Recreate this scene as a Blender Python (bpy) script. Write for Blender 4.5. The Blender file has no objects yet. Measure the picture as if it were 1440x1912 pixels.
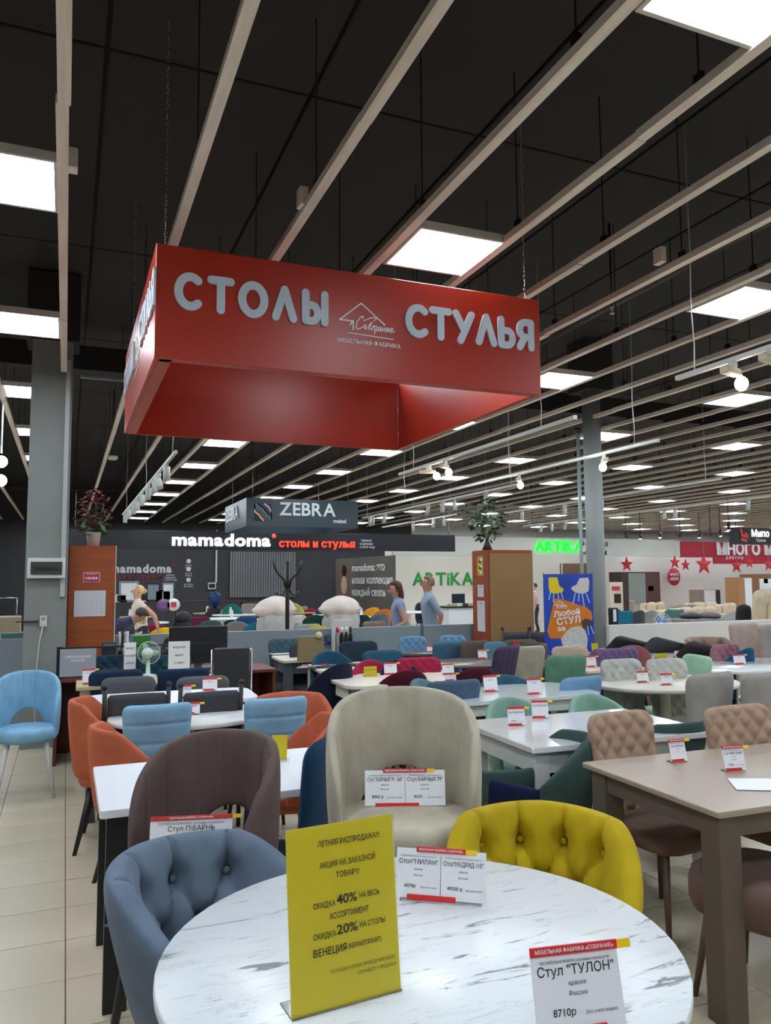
import bpy, math, random
from math import sin, cos, pi, radians, sqrt
from mathutils import Vector, Matrix
random.seed(7)
S = bpy.context.scene
COL = S.collection

# ------------------------------------------------------------------ camera
CAMH = 1.6
F = 1458.64
CX, CY = 720.0, 956.0
RX = Matrix(((0.9257714, -0.02585954, -0.37719837), (-0.37800676, -0.08343962, -0.9220351), (0, 0, 0)))
_X = Vector(RX[0]).normalized(); _Y = Vector((-0.37800676, -0.08343962, -0.9220351))
_Y = (_Y - _X * _Y.dot(_X)).normalized(); _Z = _X.cross(_Y)
ROT = Matrix((_X, _Y, _Z))            # camera axes -> world axes
cam = bpy.data.cameras.new('camera'); camo = bpy.data.objects.new('camera', cam); COL.objects.link(camo)
camo.matrix_world = Matrix.Translation((0, 0, CAMH)) @ ROT.to_4x4()
cam.sensor_fit = 'VERTICAL'; cam.sensor_height = 36.0; cam.sensor_width = 36.0
cam.lens = F / 1912 * 36; cam.clip_end = 200; cam.clip_start = 0.05
S.camera = camo
# ------------------------------------------------------------------ world, exposure
w = bpy.data.worlds.new('world'); S.world = w; w.use_nodes = True
w.node_tree.nodes['Background'].inputs[0].default_value = (0.8, 0.9, 1, 1)
w.node_tree.nodes['Background'].inputs[1].default_value = 0.02
S.view_settings.view_transform = 'Standard'; S.view_settings.look = 'None'
S.view_settings.gamma = 1.0; S.view_settings.use_curve_mapping = False
S.view_settings.exposure = 0.08
PANEL_POWER = 30.0

def P(px, py, z=None, Y=None):
    "world point seen at a place of the photograph, on the level z or at the depth Y (metres)"
    d = ROT @ Vector((px - CX, -(py - CY), -F))
    t = (z - CAMH) / d.z if z is not None else Y / d.y
    return Vector((0, 0, CAMH)) + d * t

# ------------------------------------------------------------------ materials
def lin(c):
    return tuple(((v / 255 + .055) / 1.055) ** 2.4 if v > 10 else v / 255 / 12.92 for v in c)
MATS = {}
def M(name, rgb=None, rough=.6, metal=0, emit=0, noise=0, nscale=20, bump=0, bscale=200, sheen=0, coat=0, trans=0, alpha=1, spec=.5):
    if name in MATS: return MATS[name]
    m = bpy.data.materials.new(name); m.use_nodes = True; MATS[name] = m
    nt = m.node_tree; b = nt.nodes['Principled BSDF']; c = lin(rgb) + (1,)
    b.inputs['Base Color'].default_value = c
    b.inputs['Roughness'].default_value = rough; b.inputs['Metallic'].default_value = metal
    b.inputs['Specular IOR Level'].default_value = spec
    if sheen:
        b.inputs['Sheen Weight'].default_value = sheen; b.inputs['Sheen Roughness'].default_value = .4
        b.inputs['Sheen Tint'].default_value = tuple(min(1, v * 1.5 + .1) for v in c[:3]) + (1,)
    if coat: b.inputs['Coat Weight'].default_value = coat; b.inputs['Coat Roughness'].default_value = .08
    if trans: b.inputs['Transmission Weight'].default_value = trans
    if alpha < 1: b.inputs['Alpha'].default_value = alpha
    if emit:
        b.inputs['Emission Color'].default_value = c; b.inputs['Emission Strength'].default_value = emit
    if noise or bump:
        tc = nt.nodes.new('ShaderNodeTexCoord')
    if noise:
        n = nt.nodes.new('ShaderNodeTexNoise'); n.inputs['Scale'].default_value = nscale; n.inputs['Detail'].default_value = 5
        r = nt.nodes.new('ShaderNodeValToRGB')
        r.color_ramp.elements[0].position = .3; r.color_ramp.elements[1].position = .7
        r.color_ramp.elements[0].color = tuple(v * (1 - noise) for v in c[:3]) + (1,)
        r.color_ramp.elements[1].color = tuple(min(1, v * (1 + noise)) for v in c[:3]) + (1,)
        nt.links.new(tc.outputs['Object'], n.inputs['Vector']); nt.links.new(n.outputs['Fac'], r.inputs[0])
        nt.links.new(r.outputs[0], b.inputs['Base Color'])
    if bump:
        n2 = nt.nodes.new('ShaderNodeTexNoise'); n2.inputs['Scale'].default_value = bscale
        bp = nt.nodes.new('ShaderNodeBump'); bp.inputs['Strength'].default_value = bump; bp.inputs['Distance'].default_value = .002
        nt.links.new(tc.outputs['Object'], n2.inputs['Vector']); nt.links.new(n2.outputs['Fac'], bp.inputs['Height'])
        nt.links.new(bp.outputs[0], b.inputs['Normal'])
    return m
def velvet(rgb):
    return M('velvet_%d_%d_%d' % rgb, rgb, .85, noise=.13, nscale=9, bump=.25, bscale=350, sheen=.35, spec=.25)
def wood(name, rgb, dark, scale=3.0, rough=.5, ax='X'):
    if name in MATS: return MATS[name]
    m = M(name, rgb, rough); nt = m.node_tree; b = nt.nodes['Principled BSDF']
    tc = nt.nodes.new('ShaderNodeTexCoord'); mp = nt.nodes.new('ShaderNodeMapping')
    mp.inputs['Scale'].default_value = {'X': (scale, scale * 14, scale * 14), 'Y': (scale * 14, scale, scale * 14), 'Z': (scale * 14, scale * 14, scale)}[ax]
    n = nt.nodes.new('ShaderNodeTexNoise'); n.inputs['Scale'].default_value = 1.0; n.inputs['Detail'].default_value = 6; n.inputs['Distortion'].default_value = .4
    r = nt.nodes.new('ShaderNodeValToRGB'); r.color_ramp.elements[0].position = .3; r.color_ramp.elements[1].position = .7
    r.color_ramp.elements[0].color = lin(dark) + (1,); r.color_ramp.elements[1].color = lin(rgb) + (1,)
    nt.links.new(tc.outputs['Object'], mp.inputs[0]); nt.links.new(mp.outputs[0], n.inputs['Vector'])
    nt.links.new(n.outputs['Fac'], r.inputs[0]); nt.links.new(r.outputs[0], b.inputs['Base Color'])
    return m
def marble(name, rgb, vein, scale=3.5, rough=.25):
    if name in MATS: return MATS[name]
    m = M(name, rgb, rough); nt = m.node_tree; b = nt.nodes['Principled BSDF']
    tc = nt.nodes.new('ShaderNodeTexCoord'); mp = nt.nodes.new('ShaderNodeMapping')
    mp.inputs['Rotation'].default_value = (0, 0, radians(-30)); mp.inputs['Scale'].default_value = (scale * .55, scale * 3.2, scale)
    n = nt.nodes.new('ShaderNodeTexNoise'); n.inputs['Scale'].default_value = 2.2; n.inputs['Detail'].default_value = 9; n.inputs['Roughness'].default_value = .68; n.inputs['Distortion'].default_value = .9
    r = nt.nodes.new('ShaderNodeValToRGB'); e = r.color_ramp.elements
    w_ = lin(rgb) + (1,); v_ = lin(vein) + (1,); mid = tuple((a * 3 + b_) / 4 for a, b_ in zip(w_, v_))
    e[0].position = 0; e[0].color = w_; e[1].position = 1; e[1].color = w_
    for p_, c_ in ((.355, v_), (.39, mid), (.43, w_), (.575, w_), (.60, mid), (.625, w_), (.655, w_), (.67, v_), (.69, w_)):
        k = e.new(p_); k.color = c_
    nt.links.new(tc.outputs['Object'], mp.inputs[0]); nt.links.new(mp.outputs[0], n.inputs['Vector'])
    nt.links.new(n.outputs['Fac'], r.inputs[0]); nt.links.new(r.outputs[0], b.inputs['Base Color'])
    return m

BLACK = M('black_metal', (22, 22, 25), .45)
WHITEM = M('white_metal', (205, 205, 200), .4)
CHROME = M('chrome', (190, 190, 190), .25, metal=1)
PAPER = M('paper_white', (226, 228, 232), .6)
CARDRED = M('card_red', (205, 42, 42), .4)
CARDYEL = M('card_yellow', (240, 205, 20), .5)
INK = M('ink', (30, 30, 34), .7)
WPRINT = M('white_print', (235, 235, 235), .6)
ACRYL = M('acrylic', (235, 240, 242), .08, trans=1, spec=.5)

# ------------------------------------------------------------------ objects
def tag(o, label=None, cat=None, group=None, kind=None):
    if label: o['label'] = label
    if cat: o['category'] = cat
    if group: o['group'] = group
    if kind: o['kind'] = kind
    return o
def thing(name, label, cat, loc=(0, 0, 0), rz=0, group=None):
    o = bpy.data.objects.new(name, None); COL.objects.link(o); o.empty_display_size = .1
    o.location = loc; o.rotation_euler = (0, 0, rz)
    return tag(o, label, cat, group)
def link(name, me, mat=None, parent=None, loc=None, rot=None):
    o = bpy.data.objects.new(name, me); COL.objects.link(o)
    if mat is not None:
        if not me.materials: me.materials.append(mat)
        elif me.materials[0] != mat:
            o.material_slots[0].link = 'OBJECT'; o.material_slots[0].material = mat
    if parent: o.parent = parent
    if loc is not None: o.location = loc
    if rot is not None: o.rotation_euler = rot
    return o
class G:
    def __init__(s): s.v = []; s.f = []; s.m = []; s.mi = 0; s.sm = []
    def add(s, vs, fs, sm=False):
        k = len(s.v); s.v += [tuple(v) for v in vs]; s.f += [tuple(i + k for i in f) for f in fs]
        s.m += [s.mi] * len(fs); s.sm += [sm] * len(fs); return s
    def box(s, c, d, rot=None, ch=0):
        x, y, z = d[0] / 2, d[1] / 2, d[2] / 2
        if ch:
            x1, y1, z1 = x - ch, y - ch, z - ch; vs = []; ids = {}
            for sx in (-1, 1):
                for sy in (-1, 1):
                    for sz in (-1, 1):
                        for k, q in enumerate(((x, y1, z1), (x1, y, z1), (x1, y1, z))):
                            ids[sx, sy, sz, k] = len(vs); vs.append(Vector((sx * q[0], sy * q[1], sz * q[2])))
            fs = []
            I = lambda a, b, c_, k: ids[a, b, c_, k]
            for t in (-1, 1):
                fs.append((I(t, -1, -1, 0), I(t, 1, -1, 0), I(t, 1, 1, 0), I(t, -1, 1, 0)) [::t])
                fs.append((I(-1, t, -1, 1), I(-1, t, 1, 1), I(1, t, 1, 1), I(1, t, -1, 1)) [::t])
                fs.append((I(-1, -1, t, 2), I(1, -1, t, 2), I(1, 1, t, 2), I(-1, 1, t, 2)) [::t])
            for a in (-1, 1):
                for b in (-1, 1):
                    fs.append((I(a, b, -1, 0), I(a, b, 1, 0), I(a, b, 1, 1), I(a, b, -1, 1)) [::-a * b])
                    fs.append((I(a, -1, b, 0), I(a, 1, b, 0), I(a, 1, b, 2), I(a, -1, b, 2)) [::a * b])
                    fs.append((I(-1, a, b, 1), I(1, a, b, 1), I(1, a, b, 2), I(-1, a, b, 2)) [::-a * b])
                    for c_ in (-1, 1): fs.append((I(a, b, c_, 0), I(a, b, c_, 1), I(a, b, c_, 2)) [::a * b * c_])
        else:
            vs = [Vector((i, j, k)) for i in (-x, x) for j in (-y, y) for k in (-z, z)]
            fs = [(0, 1, 3, 2), (4, 6, 7, 5), (0, 4, 5, 1), (2, 3, 7, 6), (0, 2, 6, 4), (1, 5, 7, 3)]
        if rot is not None: vs = [rot @ v for v in vs]
        return s.add([v + Vector(c) for v in vs], fs)
    def cyl(s, p0, p1, r0, r1=None, n=10, sm=True, cap=True):
        p0 = Vector(p0); p1 = Vector(p1); r1 = r0 if r1 is None else r1
        a = (p1 - p0).normalized(); b = a.orthogonal().normalized(); c = a.cross(b)
        if abs(a.z) > .999: b = Vector((1, 0, 0)); c = Vector((0, 1, 0)) * (1 if a.z > 0 else -1)
        vs = [p + (b * cos(t) + c * sin(t)) * r for p, r in ((p0, r0), (p1, r1)) for t in (2 * pi * i / n for i in range(n))]
        s.add(vs, [(i, (i + 1) % n, (i + 1) % n + n, i + n) for i in range(n)], sm)
        if cap:
            k = len(s.v) - 2 * n; s.f += [tuple(k + i for i in range(n))[::-1], tuple(k + n + i for i in range(n))]; s.m += [s.mi] * 2; s.sm += [False] * 2
        return s
    def tube(s, pts, r, n=8):
        pts = [Vector(p) for p in pts]; k = len(s.v); L = len(pts)
        b = None
        for i, p in enumerate(pts):
            a = (pts[min(i + 1, L - 1)] - pts[max(i - 1, 0)]).normalized()
            b = a.orthogonal().normalized() if b is None else (b - a * b.dot(a)).normalized()
            c = a.cross(b); rr = r[i] if isinstance(r, (list, tuple)) else r
            s.v += [tuple(p + (b * cos(2 * pi * j / n) + c * sin(2 * pi * j / n)) * rr) for j in range(n)]
        for i in range(L - 1):
            for j in range(n):
                s.f.append((k + i * n + j, k + i * n + (j + 1) % n, k + (i + 1) * n + (j + 1) % n, k + (i + 1) * n + j)); s.m.append(s.mi); s.sm.append(True)
        s.f += [tuple(k + j for j in range(n))[::-1], tuple(k + (L - 1) * n + j for j in range(n))]; s.m += [s.mi] * 2; s.sm += [False] * 2
        return s
    def lathe(s, prof, n=24, c=(0, 0, 0), sx=1, sy=1):
        k = len(s.v)
        for r, z in prof:
            s.v += [(c[0] + sx * r * cos(2 * pi * i / n), c[1] + sy * r * sin(2 * pi * i / n), c[2] + z) for i in range(n)]
        L = len(prof)
        for j in range(L - 1):
            for i in range(n):
                s.f.append((k + j * n + i, k + j * n + (i + 1) % n, k + (j + 1) * n + (i + 1) % n, k + (j + 1) * n + i)); s.m.append(s.mi); s.sm.append(True)
        if prof[0][0] > 1e-4: s.f.append(tuple(k + i for i in range(n))[::-1]); s.m.append(s.mi); s.sm.append(False)
        if prof[-1][0] > 1e-4: s.f.append(tuple(k + (L - 1) * n + i for i in range(n))); s.m.append(s.mi); s.sm.append(False)
        return s
    def prism(s, poly, z0, z1, ch=0):
        "poly: ccw list of (x, y); slab between z0 and z1 with a small chamfer on top"
        n = len(poly); cx = sum(p[0] for p in poly) / n; cy = sum(p[1] for p in poly) / n
        def sh(d): return [(cx + (x - cx) * (1 - d / max(.01, abs(x - cx) + abs(y - cy))), cy + (y - cy) * (1 - d / max(.01, abs(x - cx) + abs(y - cy)))) for x, y in poly]
        rows = [(poly, z0), (poly, z1)] if not ch else [(sh(ch), z0), (poly, z0 + ch), (poly, z1 - ch), (sh(ch), z1)]
        k = len(s.v)
        for p, z in rows: s.v += [(x, y, z) for x, y in p]
        for j in range(len(rows) - 1):
            for i in range(n): s.f.append((k + j * n + i, k + j * n + (i + 1) % n, k + (j + 1) * n + (i + 1) % n, k + (j + 1) * n + i)); s.m.append(s.mi); s.sm.append(False)
        s.f += [tuple(k + i for i in range(n))[::-1], tuple(k + (len(rows) - 1) * n + i for i in range(n))]; s.m += [s.mi] * 2; s.sm += [False] * 2
        return s
    def ell(s, c, r, n=14, m=10, rot=None, f=None):
        vs = []; fs = []
        for j in range(m + 1):
            for i in range(n):
                a = pi * j / m; b = 2 * pi * i / n
                v = Vector((r[0] * sin(a) * cos(b), r[1] * sin(a) * sin(b), -r[2] * cos(a)))
                if f: v = f(v)
                if rot is not None: v = rot @ v
                vs.append(v + Vector(c))
        for j in range(m):
            for i in range(n): fs.append((j * n + i, j * n + (i + 1) % n, (j + 1) * n + (i + 1) % n, (j + 1) * n + i))
        return s.add(vs, fs, True)
    def mesh(s, name='mesh', mats=()):
        me = bpy.data.meshes.new(name); me.from_pydata(s.v, [], s.f)
        for m_ in mats: me.materials.append(m_)
        me.polygons.foreach_set('use_smooth', s.sm); me.polygons.foreach_set('material_index', s.m)
        me.validate(); me.update(); return me
    def out(s, name, mat, parent=None, loc=None, rot=None):
        mats = mat if isinstance(mat, (list, tuple)) else [mat]
        o = link(name, s.mesh(name, mats), None, parent, loc, rot); return o

def rrect(w, d, r, n=5, cx=0, cy=0):
    pts = []
    for qx, qy, a0 in ((1, 1, 0), (-1, 1, 90), (-1, -1, 180), (1, -1, 270)):
        for i in range(n + 1):
            a = radians(a0 + 90 * i / n); pts.append((cx + qx * (w / 2 - r) + r * cos(a), cy + qy * (d / 2 - r) + r * sin(a)))
    return pts

# ------------------------------------------------------------------ lettering
TXT = {}
def text_mesh(body, size, align='CENTER', bold=0, depth=0, spacing=1, width=1, italic=0):
    key = (body, size, align, bold, depth, spacing, italic)
    if key in TXT: return TXT[key]
    c = bpy.data.curves.new('t', 'FONT'); c.body = body; c.size = 1; c.align_x = align; c.resolution_u = 3
    soft = bold and any(q in 'ЬЫьыЪъ' for q in body)   # the font's outlines for these letters do not take an offset
    c.offset = 0 if soft else bold; c.extrude = depth / 2 / size; c.space_character = spacing; c.shear = italic; c.space_line = 1.05
    o = bpy.data.objects.new('t', c); COL.objects.link(o)
    dg = bpy.context.evaluated_depsgraph_get()
    me = bpy.data.meshes.new_from_object(o.evaluated_get(dg)); me.name = 'lettering'
    me.materials.clear()
    if soft:
        vs = [v.co.copy() for v in me.vertices]; fs = [tuple(p.vertices) for p in me.polygons]; V, Fc = [], []
        for n_, (dx, dy) in enumerate(((-bold, -bold), (bold, bold), (bold, -bold), (-bold, bold), (0, 0))):
            Fc += [tuple(i + len(V) for i in f) for f in fs]; V += [(v.x + dx * .8, v.y + dy * .8, v.z + n_ * .002) for v in vs]
        bpy.data.meshes.remove(me); me = bpy.data.meshes.new('lettering'); me.from_pydata(V, [], Fc); me.update()
    me.transform(Matrix.Scale(size, 4))
    bpy.data.objects.remove(o); bpy.data.curves.remove(c); TXT[key] = me
    return me
def text_on(parent, body, size, mat, loc, rot=(pi / 2, 0, 0), name='lettering', fit=None, maxw=None, **k):
    me = text_mesh(body, size, **k); o = link(name, me, mat, parent, loc, rot)
    if fit or maxw:
        xs = [v.co.x for v in me.vertices]; wd = max(xs) - min(xs)
        if fit: o.scale = (fit / wd, 1, 1)
        elif wd > maxw: o.scale = (maxw / wd, 1, 1)
    return o
def letters(parent, body, size, mat, loc, width, rz=0, depth=.03, bold=.02, name='letter', height=None):
    "raised letters, each one a part; the word is fitted to the given width"
    ms = []; x = 0
    for ch in body:
        if ch == ' ': x += size * .33; continue
        me = text_mesh(ch, size, align='LEFT', bold=bold, depth=depth)
        xs = [v.co.x for v in me.vertices]; ms.append((me, x - min(xs))); x += max(xs) - min(xs) + size * .07
    k = width / x; ry = Matrix.Rotation(rz, 3, 'Z')
    for me, px in ms:
        o = link(name, me, mat, parent, Vector(loc) + ry @ Vector((px * k, 0, 0)), (pi / 2, 0, rz))
        o.scale = (k, (height or k), 1)
def strokes(g, paths, w, depth, n=6):
    "flat thick strokes with round ends, in the x-z plane, raised towards -y"
    q_ = 0; depth0 = depth
    for p in paths:
        for a, b in zip(p, p[1:]):
            q_ += 1; depth = depth0 + (q_ % 7) * .00018
            a = Vector((a[0], a[1])); b = Vector((b[0], b[1])); d = (b - a)
            t = math.atan2(d.y, d.x); poly = []
            for i in range(n + 1): q = t + pi / 2 + pi * i / n; poly.append((a.x + w * cos(q), a.y + w * sin(q)))
            for i in range(n + 1): q = t - pi / 2 + pi * i / n; poly.append((b.x + w * cos(q), b.y + w * sin(q)))
            k = len(poly)
            g.add([(x, 0, z) for x, z in poly] + [(x, -depth, z) for x, z in poly],
                  [tuple(range(k))[::-1], tuple(range(k, 2 * k))] + [(i, (i + 1) % k, (i + 1) % k + k, i + k) for i in range(k)])
def arc(cx, cy, rx, ry, a0, a1, n=14):
    return [(cx + rx * cos(radians(a0 + (a1 - a0) * i / n)), cy + ry * sin(radians(a0 + (a1 - a0) * i / n))) for i in range(n + 1)]
GLY = {  # unit height 1
    'С': ([arc(.45, .5, .42, .42, 50, 310)], .85), 'Т': ([[(.05, .92), (.75, .92)], [(.4, .92), (.4, .08)]], .85),
    'О': ([arc(.45, .5, .42, .42, 0, 360, 20)], .95), 'Л': ([[(.06, .08), (.4, .92), (.74, .08)]], .85),
    'Ы': ([[(.08, .92), (.08, .08)], [(.08, .08), (.32, .08)], arc(.32, .32, .24, .24, -90, 90, 8), [(.08, .56), (.32, .56)], [(.84, .92), (.84, .08)]], .98),
    'У': ([[(.06, .92), (.4, .4)], [(.76, .92), (.26, .05)]], .86), 'Ь': ([[(.08, .92), (.08, .08)], [(.08, .08), (.36, .08)], arc(.36, .32, .24, .24, -90, 90, 8), [(.08, .56), (.36, .56)]], .7),
    'Я': ([[(.62, .92), (.62, .08)], [(.62, .92), (.34, .92)], arc(.34, .67, .25, .25, 90, 270, 8), [(.34, .42), (.62, .42)], [(.34, .42), (.08, .08)]], .78)}

# ------------------------------------------------------------------ upholstery
def sp(a, p): return math.copysign(abs(a) ** p, a)
def quilt(s):
    return lambda x, z: .019 * (abs(sin(pi * (x + z * .85) / s)) * abs(sin(pi * (x - z * .85) / s))) ** .75 - .004
def chan_v(s, a=.008): return lambda x, z: a * abs(sin(pi * (x / s))) ** .35
def chan_h(zs, a=.010): return lambda x, z: a * (1 - sum(math.exp(-((z - q) / .009) ** 2) for q in zs))
def plain(x, z): return 0.0
def pad(W, H, T, nx=22, nz=22, rc=.06, wb=1.0, wt=1.0, curve=.03, lean=.06, pat=plain, pat2=None, sweep=0):
    pat2 = pat2 or plain
    g = G(); rows = []
    for side in (1, -1):
        for j in range(nz + 1):
            s_ = 2 * j / nz - 1; v = .55 * s_ + .45 * sin(s_ * pi / 2); z = (v + 1) / 2 * H
            t = max(0, (abs(z - H / 2) - (H / 2 - rc)) / rc) if rc else 0
            hw = W / 2 * (wb + (wt - wb) * z / H) - rc * (1 - sqrt(max(0, 1 - t * t)))
            ev = sqrt(max(0, 1 - abs(v) ** 10))
            for i in range(nx + 1):
                q = 2 * i / nx - 1; u = .6 * q + .4 * sin(q * pi / 2)
                eu = sqrt(max(0, 1 - abs(u) ** 8)); x = u * hw
                y = side * (T / 2 * eu * ev + (pat if side > 0 else pat2)(x, z) * eu * ev) + curve * (x / (W / 2)) ** 2 - lean * (z / H) - sweep * (z / H) ** 2
                g.v.append((x, y, z))
    N = (nx + 1) * (nz + 1)
    for k, side in ((0, 1), (N, -1)):
        for j in range(nz):
            for i in range(nx):
                a = k + j * (nx + 1) + i; q = (a, a + 1, a + nx + 2, a + nx + 1)
                g.f.append(q[::-1] if side > 0 else q)
    g.m = [0] * len(g.f); g.sm = [True] * len(g.f)
    return g
def tub(R, Ry, T, zt, zb, A=115, n=44, m=22, flare=.0, disp=None, dispo=None, tapend=6, cy=0):
    "curved shell round the seat: back at -y; zt, zb give top and bottom height for an angle (0 = middle of the back)"
    g = G(); m2 = m * 2
    for i in range(n + 1):
        q = 2 * i / n - 1; th = radians(A) * (.75 * q + .25 * sin(q * pi / 2)); a = abs(th)
        top, bot = zt(th), zb(th); et = sqrt(max(.0, 1 - abs(q) ** tapend)); h = (top - bot) / 2; mid = (top + bot) / 2
        for k in range(m2):
            f = 2 * pi * k / m2; cz = -cos(f); sz = sin(f)
            z = mid + h * sp(cz, .8); off = T / 2 * sp(sz, .55) * et
            if sz > 0 and dispo: off += dispo(th, z) * et
            if sz < 0 and disp: off -= disp(th, z) * et
            r = off + flare * (z - bot)
            g.v.append(((R + r) * sin(th), cy - (Ry + r) * cos(th), z))
    for i in range(n):
        for k in range(m2):
            a = i * m2 + k; b = i * m2 + (k + 1) % m2
            g.f.append((a, b, b + m2, a + m2))
    g.f += [tuple(range(m2)), tuple(n * m2 + k for k in range(m2))[::-1]]
    g.m = [0] * len(g.f); g.sm = [True] * len(g.f)
    return g
def cushion(W, D, T, z, rc=.09, n=16, cy=0, pat=None, round_=False, front=1.0):
    g = G(); rings = [(0, .0), (.45, 0), (.8, .0), (.95, .06), (1, .3), (1, .7), (.95, .94), (.8, 1.0), (.45, 1.06), (0, 1.08)]
    poly = rrect(W, D, min(rc, W / 2 - .001), 5) if not round_ else [(W / 2 * cos(2 * pi * i / 24), D / 2 * sin(2 * pi * i / 24)) for i in range(24)]
    k = len(poly)
    for s_, t in rings:
        for x, y in poly:
            w_ = 1 - (1 - front) * (.5 - y / D) if front != 1 else 1
            g.v.append((x * s_ * w_, y * s_ + cy, z + t * T))
    for j in range(len(rings) - 1):
        for i in range(k): g.f.append((j * k + i, j * k + (i + 1) % k, (j + 1) * k + (i + 1) % k, (j + 1) * k + i))
    g.m = [0] * len(g.f); g.sm = [True] * len(g.f)
    return g
CACHE = {}
def cached(key, fn):
    if key not in CACHE: CACHE[key] = fn()
    return CACHE[key]
# legs: each a part
def leg_mesh(top, bot, r0, r1, n=8, square=False):
    g = G()
    if square: g.cyl(top, bot, r0, r1, 4, sm=False)
    else: g.cyl(top, bot, r0, r1, n)
    return g.mesh('leg')
def add_legs(t, W, D, zs, mat, spread=.05, r0=.018, r1=.011, inset=.06, cy=0, square=False, foot=None):
    for sx in (-1, 1):
        for sy in (-1, 1):
            a = (sx * (W / 2 - inset), cy + sy * (D / 2 - inset), zs); b = (sx * (W / 2 - inset + spread), cy + sy * (D / 2 - inset + spread), 0)
            me = cached(('leg', a, b, r0, r1, square), lambda: leg_mesh(a, b, r0, r1, square=square))
            link('leg', me, mat, t)

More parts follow.
